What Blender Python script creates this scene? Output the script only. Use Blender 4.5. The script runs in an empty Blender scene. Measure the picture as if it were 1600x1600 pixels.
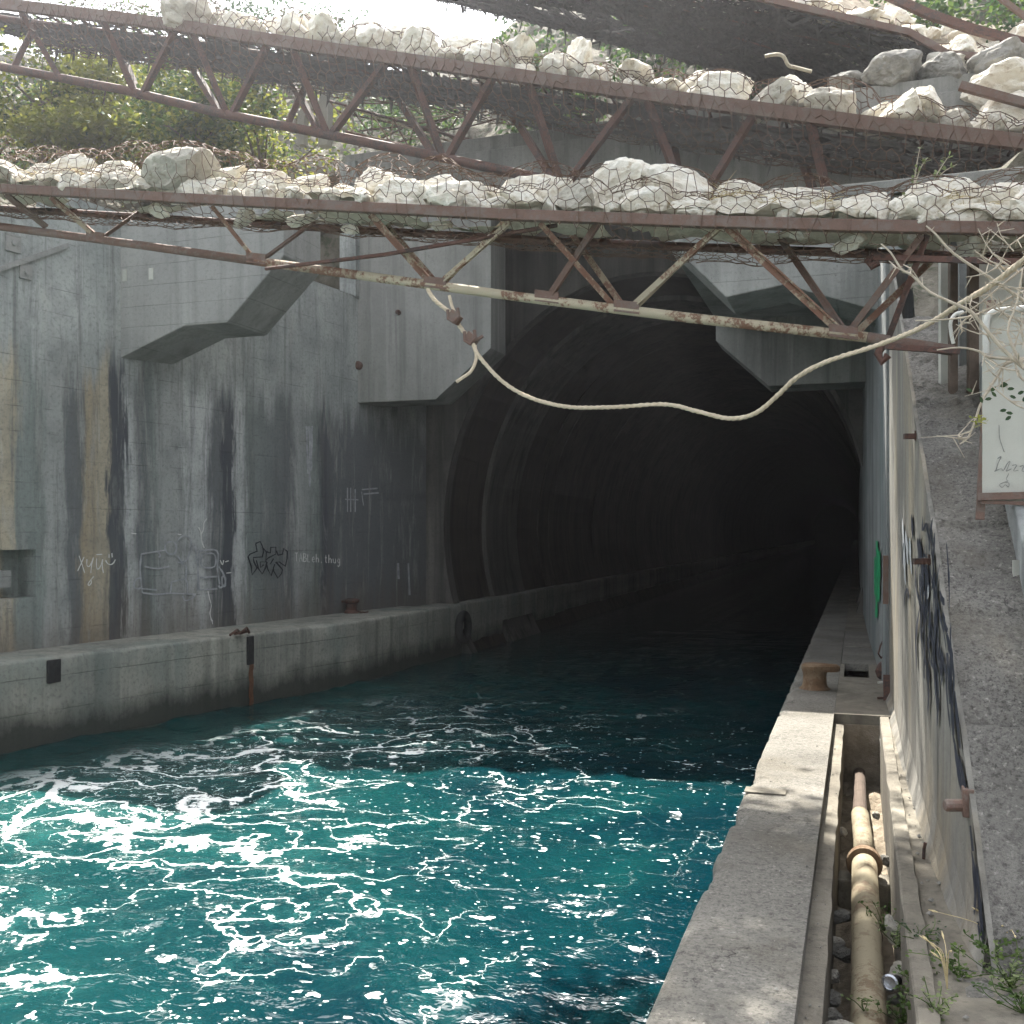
import bpy, bmesh, math, random
from mathutils import Vector, noise, Matrix

R = math.radians
random.seed(7)
sc = bpy.context.scene
COL = sc.collection

# ------------------------------------------------------------------ camera model
TH = math.atan(540 / 1600)
CAM = Vector((0, 0, 3.74))
FW = Vector((-math.sin(TH), math.cos(TH), 0))
RT = Vector((math.cos(TH), math.sin(TH), 0))
UP = Vector((0, 0, 1))
HZ = 832.0
QZ = 1.54            # quay level above the water


def ray(x, y):
    return FW + RT * ((x - 800) / 1600) + UP * ((HZ - y) / 1600)


def at(x, y, d):
    return CAM + ray(x, y) * d


def on_z(x, y, z):
    r = ray(x, y)
    return CAM + r * ((z - CAM.z) / r.z)


def on_y(x, y, Y):
    r = ray(x, y)
    return CAM + r * (Y / r.y)


# left wall: straight line in plan
WA = Vector((-14.85, 14.74, 0))
WD = Vector((0.1434, 1.0, 0)).normalized()
WN = Vector((WD.y, -WD.x, 0))        # faces the water


def on_left(x, y, off=0.0):
    r = ray(x, y)
    t = (WA + WN * off - CAM).dot(WN) / r.dot(WN)
    return CAM + r * t


# right wall: polyline in plan (Y, X)
RW = [(5.0, .70), (5.97, .62), (6.9, .545), (9.5, .475), (14.6, .40), (17, .36), (22, .26), (34, .12), (305, .12)]


def rw_x(Y):
    if Y <= RW[0][0]:
        return RW[0][1]
    for (a, b), (c, d) in zip(RW, RW[1:]):
        if Y <= c:
            return b + (d - b) * (Y - a) / (c - a)
    return RW[-1][1]


def on_right(x, y, off=0.0):
    r = ray(x, y)
    lo, hi = 3.0, 60.0
    f = lambda t: (CAM + r * t).x - (rw_x((CAM + r * t).y) - off)
    for _ in range(50):
        m = (lo + hi) / 2
        if f(m) > 0:
            hi = m
        else:
            lo = m
    return CAM + r * lo


# ------------------------------------------------------------------ mesh builder
class MB:
    def __init__(s):
        s.v, s.f = [], []

    def add(s, vs, fs):
        n = len(s.v)
        s.v += [tuple(p) for p in vs]
        s.f += [tuple(n + i for i in f) for f in fs]

    def box(s, a, b):
        x0, y0, z0 = a
        x1, y1, z1 = b
        s.add([(x0, y0, z0), (x1, y0, z0), (x1, y1, z0), (x0, y1, z0), (x0, y0, z1), (x1, y0, z1), (x1, y1, z1), (x0, y1, z1)],
              [(0, 3, 2, 1), (4, 5, 6, 7), (0, 1, 5, 4), (1, 2, 6, 5), (2, 3, 7, 6), (3, 0, 4, 7)])

    def obox(s, c, ax, ay, az):
        c, ax, ay, az = map(Vector, (c, ax, ay, az))
        vs = []
        for k in (-1, 1):
            for (i, j) in ((-1, -1), (1, -1), (1, 1), (-1, 1)):
                vs.append(c + ax * i + ay * j + az * k)
        s.add(vs, [(0, 3, 2, 1), (4, 5, 6, 7), (0, 1, 5, 4), (1, 2, 6, 5), (2, 3, 7, 6), (3, 0, 4, 7)])

    def bar(s, a, b, w, h=None, up=(0, 0, 1)):
        a, b = Vector(a), Vector(b)
        h = h or w
        d = b - a
        L = d.length
        d.normalize()
        up = Vector(up)
        if abs(d.dot(up)) > .98:
            up = Vector((0, 1, 0))
        sx = d.cross(up).normalized()
        sz = sx.cross(d).normalized()
        s.obox((a + b) / 2, sx * w / 2, d * L / 2, sz * h / 2)

    def tube(s, pts, r, n=6, caps=True):
        pts = [Vector(p) for p in pts]
        rs = r if isinstance(r, (list, tuple)) else [r] * len(pts)
        base = len(s.v)
        prev = None
        for i, p in enumerate(pts):
            if i == 0:
                d = pts[1] - p
            elif i == len(pts) - 1:
                d = p - pts[i - 1]
            else:
                d = pts[i + 1] - pts[i - 1]
            d.normalize()
            if prev is None:
                u = d.orthogonal().normalized()
            else:
                u = prev - d * prev.dot(d)
                if u.length < 1e-6:
                    u = d.orthogonal()
                u.normalize()
            prev = u
            w = d.cross(u)
            for k in range(n):
                a = 2 * math.pi * k / n
                s.v.append(tuple(p + (u * math.cos(a) + w * math.sin(a)) * rs[i]))
        for i in range(len(pts) - 1):
            for k in range(n):
                a, b = base + i * n + k, base + i * n + (k + 1) % n
                s.f.append((a, b, b + n, a + n))
        if caps:
            s.f.append(tuple(base + k for k in reversed(range(n))))
            e = base + (len(pts) - 1) * n
            s.f.append(tuple(e + k for k in range(n)))

    def prism(s, poly, y0, y1):
        """poly of (x, z), extruded along y"""
        n = len(poly)
        vs = [(x, y0, z) for x, z in poly] + [(x, y1, z) for x, z in poly]
        fs = [tuple(range(n)), tuple(reversed(range(n, 2 * n)))]
        for i in range(n):
            j = (i + 1) % n
            fs.append((i, i + n, j + n, j))
        s.add(vs, fs)

    def prism_x(s, poly, x0, x1):
        n = len(poly)
        vs = [(x0, y, z) for y, z in poly] + [(x1, y, z) for y, z in poly]
        fs = [tuple(range(n)), tuple(reversed(range(n, 2 * n)))]
        for i in range(n):
            j = (i + 1) % n
            fs.append((i, i + n, j + n, j))
        s.add(vs, fs)

    def grid(s, us, vs_, fn):
        base = len(s.v)
        nu, nv = len(us), len(vs_)
        for v in vs_:
            for u in us:
                s.v.append(tuple(fn(u, v)))
        for j in range(nv - 1):
            for i in range(nu - 1):
                a = base + j * nu + i
                s.f.append((a, a + 1, a + nu + 1, a + nu))

    def lathe(s, c, prof, n=20, axis=None):
        c = Vector(c)
        ax = Vector(axis or (0, 0, 1)).normalized()
        u = ax.orthogonal().normalized()
        w = ax.cross(u)
        base = len(s.v)
        for r, h in prof:
            for k in range(n):
                a = 2 * math.pi * k / n
                s.v.append(tuple(c + ax * h + (u * math.cos(a) + w * math.sin(a)) * r))
        for i in range(len(prof) - 1):
            for k in range(n):
                a, b = base + i * n + k, base + i * n + (k + 1) % n
                s.f.append((a, b, b + n, a + n))
        s.f.append(tuple(base + k for k in reversed(range(n))))
        e = base + (len(prof) - 1) * n
        s.f.append(tuple(e + k for k in range(n)))

    def patchy(s, sc_, thr):
        keep = []
        for f in s.f:
            c = Vector((0, 0, 0))
            for i in f:
                c += Vector(s.v[i])
            c /= len(f)
            if noise.noise(c * sc_) > thr:
                keep.append(f)
        s.f = keep

    def build(s, name, mat, parent=None, smooth=False, bevel=0, origin=None, auto=None):
        me = bpy.data.meshes.new(name)
        o = Vector(origin) if origin is not None else Vector((0, 0, 0))
        me.from_pydata([tuple(Vector(p) - o) for p in s.v] if origin is not None else s.v, [], s.f)
        bm = bmesh.new()
        bm.from_mesh(me)
        bmesh.ops.recalc_face_normals(bm, faces=bm.faces)
        bm.to_mesh(me)
        bm.free()
        me.materials.append(mat)
        if smooth:
            me.shade_smooth()
        ob = bpy.data.objects.new(name, me)
        ob.location = o
        COL.objects.link(ob)
        if parent:
            ob.parent = parent
            if parent.matrix_world:
                ob.location = o - parent.location
        if bevel:
            m = ob.modifiers.new('bevel', 'BEVEL')
            m.width = bevel
            m.segments = 2
            m.limit_method = 'ANGLE'
        return ob


def tag(o, label=None, cat=None, group=None, kind=None):
    if label:
        o['label'] = label
    if cat:
        o['category'] = cat
    if group:
        o['group'] = group
    if kind:
        o['kind'] = kind
    return o


def thing(name, label, cat, loc=(0, 0, 0), group=None):
    o = bpy.data.objects.new(name, None)
    o.empty_display_size = .2
    COL.objects.link(o)
    o.location = loc
    return tag(o, label, cat, group)


def copy_tree(o, parent=None):
    c = o.copy()
    COL.objects.link(c)
    if parent:
        c.parent = parent
    for ch in list(o.children):
        copy_tree(ch, c)
    return c


def fbm(p, o=4, lac=2.1, g=.5):
    a, t, q = 1.0, 0.0, Vector(p)
    for _ in range(o):
        t += a * noise.noise(q)
        q = q * lac + Vector((3.1, 1.7, 5.3))
        a *= g
    return t


# ------------------------------------------------------------------ materials
class NT:
    """small helper round a node tree"""

    def __init__(s, name):
        s.m = bpy.data.materials.new(name)
        s.m.use_nodes = True
        s.t = s.m.node_tree
        s.t.nodes.clear()
        s.out = s.n('ShaderNodeOutputMaterial')
        s.b = s.n('ShaderNodeBsdfPrincipled')
        s.t.links.new(s.b.outputs[0], s.out.inputs[0])

    def n(s, typ, **kw):
        nd = s.t.nodes.new(typ)
        for k, v in kw.items():
            setattr(nd, k, v)
        return nd

    def l(s, a, b):
        s.t.links.new(a, b)

    def coord(s):
        return s.n('ShaderNodeTexCoord').outputs['Object']

    def mapping(s, vec, scale=(1, 1, 1), loc=(0, 0, 0)):
        m = s.n('ShaderNodeMapping')
        m.inputs['Scale'].default_value = scale
        m.inputs['Location'].default_value = loc
        s.l(vec, m.inputs['Vector'])
        return m.outputs[0]

    def noise(s, vec, scale, detail=4, rough=.55, dist=0):
        nd = s.n('ShaderNodeTexNoise')
        nd.inputs['Scale'].default_value = scale
        nd.inputs['Detail'].default_value = detail
        nd.inputs['Roughness'].default_value = rough
        nd.inputs['Distortion'].default_value = dist
        s.l(vec, nd.inputs['Vector'])
        return nd

    def ramp(s, fac, stops, interp='LINEAR'):
        r = s.n('ShaderNodeValToRGB')
        r.color_ramp.interpolation = interp
        el = r.color_ramp.elements
        while len(el) < len(stops):
            el.new(.5)
        for e, (p, c) in zip(el, stops):
            e.position = p
            e.color = (c, c, c, 1) if isinstance(c, (int, float)) else (*c, 1)
        s.l(fac, r.inputs[0])
        return r.outputs[0]

    def mix(s, fac, a, b, mode='MIX'):
        m = s.n('ShaderNodeMix', data_type='RGBA', blend_type=mode)
        for sock, v in ((m.inputs[0], fac), (m.inputs[6], a), (m.inputs[7], b)):
            if isinstance(v, (int, float)):
                sock.default_value = v
            elif isinstance(v, tuple):
                sock.default_value = (*v, 1)
            else:
                s.l(v, sock)
        return m.outputs[2]

    def math(s, op, a, b=0.0, clamp=False):
        m = s.n('ShaderNodeMath', operation=op, use_clamp=clamp)
        for i, v in enumerate((a, b)):
            if isinstance(v, (int, float)):
                m.inputs[i].default_value = v
            else:
                s.l(v, m.inputs[i])
        return m.outputs[0]

    def maprange(s, v, a, b, c=0, d=1):
        m = s.n('ShaderNodeMapRange')
        s.l(v, m.inputs[0])
        for i, k in enumerate((a, b, c, d)):
            m.inputs[i + 1].default_value = k
        return m.outputs[0]

    def sep(s, vec):
        x = s.n('ShaderNodeSeparateXYZ')
        s.l(vec, x.inputs[0])
        return x.outputs

    def bump(s, h, strength=.5, dist=.02, prev=None):
        b = s.n('ShaderNodeBump')
        b.inputs['Strength'].default_value = strength
        b.inputs['Distance'].default_value = dist
        s.l(h, b.inputs['Height'])
        if prev:
            s.l(prev, b.inputs['Normal'])
        return b.outputs[0]

    def fin(s, col=None, rough=.9, normal=None, metal=0, spec=.3):
        if col is not None:
            if isinstance(col, tuple):
                s.b.inputs['Base Color'].default_value = (*col, 1)
            else:
                s.l(col, s.b.inputs['Base Color'])
        if isinstance(rough, (int, float)):
            s.b.inputs['Roughness'].default_value = rough
        else:
            s.l(rough, s.b.inputs['Roughness'])
        s.b.inputs['Metallic'].default_value = metal
        s.b.inputs['Specular IOR Level'].default_value = spec
        if normal:
            s.l(normal, s.b.inputs['Normal'])
        return s.m


def concrete(name, base, dark, light, boards=.0, streak=.6, spots=.5, pit=.4, scale=1.0, bscale=1.0, tint=None, spec=.2, wet=0, speck=0):
    t = NT(name)
    c = t.coord()
    big = t.noise(c, .55 * scale, 5, .6)
    col = t.mix(t.ramp(big.outputs[0], [(.35, 0.0), (.65, 1.0)]), dark, light)
    col = t.mix(.5, col, base)
    st = t.noise(t.mapping(c, (2.2, 2.2, .10)), 1.0 * scale, 5, .65, .4)
    col = t.mix(t.math('MULTIPLY', t.ramp(st.outputs[0], [(.47, 0.0), (.66, 1.0)]), streak), col, tuple(.45 * k for k in dark))
    st2 = t.noise(t.mapping(c, (3.1, 3.1, .16), (7, 3, 2)), 1.3 * scale, 4, .6, .3)
    col = t.mix(t.math('MULTIPLY', t.ramp(st2.outputs[0], [(.55, 0.0), (.7, 1.0)]), streak * .6), col, tuple(min(.6, 1.25 * k) for k in light))
    if tint:
        tn = t.noise(t.mapping(c, (1, 1, .35), (4, 9, 1)), .8 * scale, 4, .6)
        col = t.mix(t.math('MULTIPLY', t.ramp(tn.outputs[0], [(.5, 0.0), (.68, 1.0)]), .7), col, tint)
    fine = t.noise(c, 14 * scale, 6, .7)
    col = t.mix(t.ramp(fine.outputs[0], [(.3, spots), (.5, 0.0)]), col, tuple(.55 * k for k in dark))
    h = t.math('ADD', t.math('MULTIPLY', fine.outputs[0], .5), t.math('MULTIPLY', t.noise(c, 60 * scale, 3, .7).outputs[0], .35))
    pits = t.ramp(t.noise(c, 24 * scale, 5, .6, .5).outputs[0], [(.33, 0.0), (.40, 1.0)])
    pmask = t.ramp(t.noise(c, 2.3, 2).outputs[0], [(.5, 1.0), (.62, 1 - pit)])
    h = t.math('ADD', h, t.math('MAXIMUM', pits, pmask))
    col = t.mix(t.math('MULTIPLY', t.math('SUBTRACT', 1.0, t.math('MAXIMUM', pits, pmask)), .75), col, tuple(.3 * k for k in dark))
    if boards:
        z = t.sep(c)[2]
        zz = t.math('ADD', z, t.math('MULTIPLY', t.noise(c, .9, 3).outputs[0], .05))
        fr = t.math('FRACT', t.math('DIVIDE', zz, boards))
        line = t.math('MAXIMUM', t.ramp(fr, [(0.0, 0.0), (.03, 1.0)]), t.ramp(t.noise(c, 1.6, 3).outputs[0], [(.48, 0.0), (.62, .9)]))
        h = t.math('ADD', h, t.math('MULTIPLY', line, .8))
        col = t.mix(t.math('MULTIPLY', t.math('SUBTRACT', 1.0, line), .6), col, tuple(.4 * k for k in dark))
    if speck:
        sp = t.noise(c, 48, 4, .75)
        sm = t.noise(c, 1.8, 4, .6)
        col = t.mix(t.math('MULTIPLY', t.ramp(sp.outputs[0], [(.36, speck), (.50, 0.0)]), t.ramp(sm.outputs[0], [(.3, .35), (.65, 1.0)])), col, tuple(.3 * k for k in dark))
        sp2 = t.noise(t.mapping(c, (1, 1, 1), (3, 8, 5)), 30, 4, .7)
        col = t.mix(t.ramp(sp2.outputs[0], [(.58, 0.0), (.70, speck * .7)]), col, tuple(min(.7, 1.5 * k) for k in light))
        dirt = t.noise(t.mapping(c, (1, 1, 1), (9, 1, 2)), .9, 6, .7)
        col = t.mix(t.ramp(dirt.outputs[0], [(.48, 0.0), (.66, .55)]), col, (.10, .088, .066))
        crk = t.n('ShaderNodeTexVoronoi', feature='DISTANCE_TO_EDGE')
        crk.inputs['Scale'].default_value = .55
        wv = t.n('ShaderNodeVectorMath', operation='ADD')
        t.l(c, wv.inputs[0])
        t.l(t.noise(c, 2.2, 5, .65).outputs[1], wv.inputs[1])
        t.l(wv.outputs[0], crk.inputs['Vector'])
        ck = t.math('MULTIPLY', t.ramp(crk.outputs['Distance'], [(.0, 1.0), (.012, 0.0)]), t.ramp(sm.outputs[0], [(.5, 0.0), (.6, 1.0)]))
        col = t.mix(ck, col, (.03, .028, .025))
        h = t.math('SUBTRACT', t.math('ADD', h, t.math('MULTIPLY', sp.outputs[0], .9)), ck)
    if wet:
        zq = t.math('ADD', t.sep(c)[2], t.math('MULTIPLY', t.math('SUBTRACT', t.noise(t.mapping(c, (1, 1, .4)), 1.6, 6, .7).outputs[0], .5), .9))
        col = t.mix(t.maprange(zq, wet, wet * .35, 0.0, .88), col, (.022, .027, .022))
    nrm = t.bump(h, .55, .018 * bscale)
    return t.fin(col, .92, nrm, 0, spec)


def rust_paint(name, paint, rust=(.12, .055, .035), amount=.5, rough=.7):
    t = NT(name)
    c = t.coord()
    n1 = t.noise(c, 3.2, 6, .7)
    n2 = t.noise(c, 22, 5, .75)
    f = t.math('ADD', t.math('MULTIPLY', n1.outputs[0], .7), t.math('MULTIPLY', n2.outputs[0], .5))
    lo = .72 - .28 * amount
    fac = t.ramp(f, [(lo, 0.0), (lo + .06, 1.0)])
    rc = t.mix(n2.outputs[0], tuple(.5 * k for k in rust), tuple(min(1, 1.7 * k) for k in rust))
    pc = t.mix(t.noise(c, 1.7, 4).outputs[0], tuple(.7 * k for k in paint), paint)
    col = t.mix(fac, pc, rc)
    return t.fin(col, rough, t.bump(t.math('ADD', n2.outputs[0], fac), .4, .006), 0, .3)


def simple(name, c1, c2, scale=8, rough=.8, bump=.3, spec=.3, metal=0, dist=.01):
    t = NT(name)
    c = t.coord()
    n1 = t.noise(c, scale, 5, .65)
    col = t.mix(t.ramp(n1.outputs[0], [(.3, 0.0), (.7, 1.0)]), c1, c2)
    return t.fin(col, rough, t.bump(t.noise(c, scale * 3, 5, .7).outputs[0], bump, dist), metal, spec)


M = {}
M['con_frame'] = concrete('frame_concrete', (.25, .25, .235), (.16, .165, .16), (.33, .33, .31), boards=.42, streak=.35, spots=.35)
M['con_back'] = concrete('gate_frame_concrete', (.21, .21, .195), (.14, .14, .13), (.27, .27, .25), boards=0, streak=.55, spots=.3)
M['con_quay'] = concrete('quay_concrete', (.165, .157, .138), (.09, .086, .076), (.25, .238, .208), streak=.0, spots=.8, pit=.8, scale=1.3, bscale=1.3, speck=.75)
M['con_lquay'] = concrete('far_quay_concrete', (.27, .265, .225), (.15, .16, .145), (.38, .37, .31), boards=.6, streak=.5, spots=.6, tint=(.17, .20, .18), wet=.75)
M['con_wing'] = concrete('wing_wall_concrete', (.175, .168, .147), (.105, .102, .092), (.245, .235, .208), streak=.8, spots=.3, tint=(.30, .25, .17))
M['con_side'] = concrete('side_wall_concrete', (.20, .21, .205), (.11, .12, .12), (.30, .31, .30), streak=.7, spots=.3, tint=(.09, .13, .13))
M['con_ramp'] = concrete('ramp_concrete', (.165, .157, .142), (.08, .076, .068), (.245, .235, .212), streak=0, spots=.85, pit=.9, scale=1.5, bscale=1.8, speck=.85)
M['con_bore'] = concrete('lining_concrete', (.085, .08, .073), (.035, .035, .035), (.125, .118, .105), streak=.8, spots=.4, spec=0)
M['con_bore_dark'] = concrete('gloom_brown_lining', (.034, .026, .022), (.016, .013, .012), (.055, .044, .037), streak=.8, spots=.4, spec=0)  # brown lining; the tunnel's gloom is also put into this colour
M['con_trench'] = concrete('trench_concrete', (.17, .155, .125), (.085, .076, .063), (.24, .222, .18), streak=.4, spots=.5)
M['rust'] = rust_paint('rusty_steel', (.165, .125, .105), (.115, .072, .056), .6)
M['rust_dark'] = rust_paint('dark_rusty_steel', (.06, .04, .035), (.08, .04, .03), .6)
M['cream'] = rust_paint('flaking_cream_paint', (.42, .37, .27), (.13, .07, .045), .38)
M['cream_rust'] = rust_paint('worn_cream_paint', (.36, .30, .22), (.15, .08, .055), .62)
M['wire'] = simple('rusty_wire', (.075, .045, .032), (.13, .085, .06), 20, .8)
M['wire_dark'] = simple('dark_netting', (.03, .028, .027), (.075, .068, .062), 9, .9)
M['rope'] = simple('rope_fibre', (.42, .35, .25), (.55, .47, .36), 30, .95)
M['bollard'] = rust_paint('bollard_rust', (.19, .13, .08), (.11, .065, .035), .6, .85)
M['pipe'] = rust_paint('pipe_paint', (.27, .235, .16), (.13, .095, .06), .36, .75)
M['iron'] = rust_paint('iron', (.05, .035, .03), (.07, .035, .025), .6)
M['rubber_shade_black'] = simple('rubber_shade_black', (.012, .012, .013), (.03, .03, .03), 12, .8)
M['white_paint'] = simple('white_boards', (.34, .34, .30), (.46, .455, .41), 2, .7, .15)
M['sign'] = simple('sign_board', (.33, .33, .29), (.42, .42, .375), 1.5, .75, .1)
M['pencil'] = simple('pencil_mark', (.16, .16, .16), (.20, .20, .19), 30, .9)
M['chalk'] = simple('white_spray', (.50, .50, .47), (.66, .66, .63), 25, .9)
M['chalk_dim'] = simple('faded_white_spray', (.20, .21, .215), (.40, .41, .42), 7, .9)
M['ink'] = simple('black_spray', (.008, .009, .012), (.02, .022, .03), 12, .8)
M['navy'] = simple('navy_spray', (.008, .010, .018), (.025, .03, .045), 10, .75)
M['green_spray'] = simple('green_spray', (.01, .19, .075), (.02, .26, .11), 8, .7)
M['rust_stain'] = simple('rust_run', (.09, .04, .02), (.17, .085, .045), 6, .95)
M['wood_dark'] = simple('dark_timber', (.06, .045, .035), (.12, .09, .07), 6, .9)
M['bark'] = simple('grey_twig', (.30, .26, .20), (.45, .40, .32), 18, .9)
M['trunk'] = simple('bark', (.09, .07, .05), (.17, .13, .10), 9, .95, .7)
M['cable'] = simple('white_cable', (.40, .40, .37), (.52, .52, .48), 9, .6)
M['steel'] = simple('bright_steel', (.45, .47, .50), (.7, .72, .75), 5, .25, .05, .5, .9)
M['soil'] = simple('dry_soil', (.15, .12, .085), (.30, .26, .20), 5, .95, .8, .2, 0, .04)
M['rubble'] = simple('pale_rubble', (.34, .31, .24), (.60, .56, .46), 4, .95, .9, .2, 0, .05)
M['straw'] = simple('dry_straw', (.36, .29, .15), (.55, .46, .27), 20, .9)


def leafmat(name, a, b):
    t = NT(name)
    c = t.coord()
    n1 = t.noise(c, 3.5, 3)
    col = t.mix(t.ramp(n1.outputs[0], [(.35, 0.0), (.65, 1.0)]), a, b)
    t.fin(col, .6, None, 0, .3)
    tr = t.n('ShaderNodeBsdfTranslucent')
    t.l(col, tr.inputs[0])
    mx = t.n('ShaderNodeMixShader')
    mx.inputs[0].default_value = .4
    t.l(t.b.outputs[0], mx.inputs[1])
    t.l(tr.outputs[0], mx.inputs[2])
    t.l(mx.outputs[0], t.out.inputs[0])
    return t.m


M['leaf'] = leafmat('green_leaf', (.035, .075, .015), (.10, .15, .03))
M['leaf_dark'] = leafmat('dark_leaf', (.018, .045, .018), (.045, .08, .03))
M['leaf_yellow'] = leafmat('yellow_leaf', (.14, .17, .025), (.28, .28, .05))
M['leaf_pale'] = leafmat('pale_leaf', (.12, .16, .06), (.22, .26, .12))


def rockmat(name, a, b, dirt):
    t = NT(name)
    c = t.coord()
    n1 = t.noise(c, 2.2, 6, .65)
    col = t.mix(t.ramp(n1.outputs[0], [(.32, 0.0), (.66, 1.0)]), a, b)
    n2 = t.noise(t.mapping(c, (1, 1, 1), (5, 5, 5)), 4.5, 6, .7)
    col = t.mix(t.ramp(n2.outputs[0], [(.52, 0.0), (.68, .75)]), col, dirt)
    h = t.math('ADD', t.noise(c, 9, 7, .72).outputs[0], t.math('MULTIPLY', t.noise(c, 38, 4, .7).outputs[0], .3))
    return t.fin(col, .95, t.bump(h, .8, .035), 0, .15)


M['rock'] = rockmat('pale_limestone', (.70, .64, .52), (.86, .84, .77), (.40, .31, .21))
M['rock_grey'] = rockmat('grey_limestone', (.38, .36, .31), (.58, .55, .48), (.22, .18, .13))
M['rock_dim'] = rockmat('dusty_stone', (.17, .165, .15), (.31, .30, .27), (.10, .09, .07))


# ---- left wall with its stains
def wall_stains():
    t = NT('stained_wall_concrete')
    c = t.coord()
    x, y, z = t.sep(c)
    nz = t.noise(t.mapping(c, (1.6, 1, .5)), 1.1, 5, .65)
    nz2 = t.noise(t.mapping(c, (6, 1, .45), (3, 0, 8)), 1.0, 7, .72)
    wob = t.math('ADD', t.math('MULTIPLY', t.math('SUBTRACT', nz.outputs[0], .5), .75), t.math('MULTIPLY', t.math('SUBTRACT', nz2.outputs[0], .5), .75))
    u = t.math('ADD', x, wob)
    f = t.maprange(u, -1.0, 13.5)
    tan, gg, gr = (.38, .335, .25), (.20, .225, .21), (.29, .30, .285)
    dk, nv, lt = (.125, .132, .135), (.06, .065, .075), (.43, .44, .425)
    br = (.29, .24, .165)
    pts = [(-1, tan), (0.25, tan), (.4, gg), (.85, gg), (1.0, gr), (1.35, gr), (1.5, dk), (1.75, dk), (1.9, br), (2.45, tan),
           (2.55, nv), (2.85, nv), (2.95, lt), (3.2, gr), (3.35, dk), (3.7, gg), (3.95, gr), (4.5, gr), (4.7, lt), (5.25, lt), (5.45, dk), (5.7, dk),
           (5.8, nv), (6.15, nv), (6.22, lt), (6.45, lt), (6.6, gg), (8.2, dk), (8.5, gr), (9.3, gg), (9.6, nv), (10.1, dk)]
    col = t.ramp(f, [((p + 1) / 14.5, k) for p, k in pts])
    # clean upper lift of the wall
    up = t.mix(t.ramp(t.noise(t.mapping(c, (1, 1, .4)), .8, 5, .6).outputs[0], [(.35, 0.0), (.65, 1.0)]), (.24, .26, .25), (.38, .395, .375))
    zn = t.math('ADD', z, t.math('MULTIPLY', t.math('SUBTRACT', t.noise(t.mapping(c, (2.2, 1, .15)), 1.0, 7, .7, .5).outputs[0], .5), 4.0))
    col = t.mix(t.maprange(zn, 6.6, 7.3), col, up)
    run = t.noise(t.mapping(c, (3.3, 1, .20), (1, 5, 3)), 1.0, 7, .72, .7)
    col = t.mix(t.ramp(run.outputs[0], [(.50, 0.0), (.62, .6)]), col, (.11, .115, .11))
    run2 = t.noise(t.mapping(c, (2.6, 1, .26), (6, 2, 9)), 1.0, 7, .72, .9)
    col = t.mix(t.ramp(run2.outputs[0], [(.56, 0.0), (.68, .6)]), col, (.40, .40, .37))
    mott = t.noise(c, 1.3, 6, .65)
    col = t.mix(t.ramp(mott.outputs[0], [(.3, .45), (.55, 0.0)]), col, (.09, .10, .10))
    mo2 = t.noise(t.mapping(c, (1.5, 1, .3), (9, 2, 4)), 1.6, 5, .65)
    col = t.mix(t.ramp(mo2.outputs[0], [(.56, 0.0), (.72, .55)]), col, (.30, .30, .28))
    fine = t.noise(c, 13, 6, .7)
    col = t.mix(t.ramp(fine.outputs[0], [(.3, .5), (.5, 0.0)]), col, (.06, .065, .065))
    # brown damp near the foot
    col = t.mix(t.math('MULTIPLY', t.maprange(zn, 2.6, 1.5), .5), col, (.12, .10, .075))
    fr = t.math('FRACT', t.math('DIVIDE', t.math('ADD', z, t.math('MULTIPLY', nz.outputs[0], .04)), .47))
    line = t.math('MAXIMUM', t.ramp(fr, [(0.0, 0.0), (.035, 1.0)]), t.ramp(t.noise(c, 1.1, 4, .65).outputs[0], [(.40, 0.0), (.50, 1.0)]))
    col = t.mix(t.math('MULTIPLY', t.math('SUBTRACT', 1.0, line), .7), col, (.05, .05, .05))
    h = t.math('ADD', t.math('ADD', t.math('MULTIPLY', fine.outputs[0], .6), line), t.math('MULTIPLY', t.noise(c, 50, 3, .7).outputs[0], .3))
    return t.fin(col, .9, t.bump(h, .5, .02), 0, .2)


M['con_left'] = wall_stains()


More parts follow.
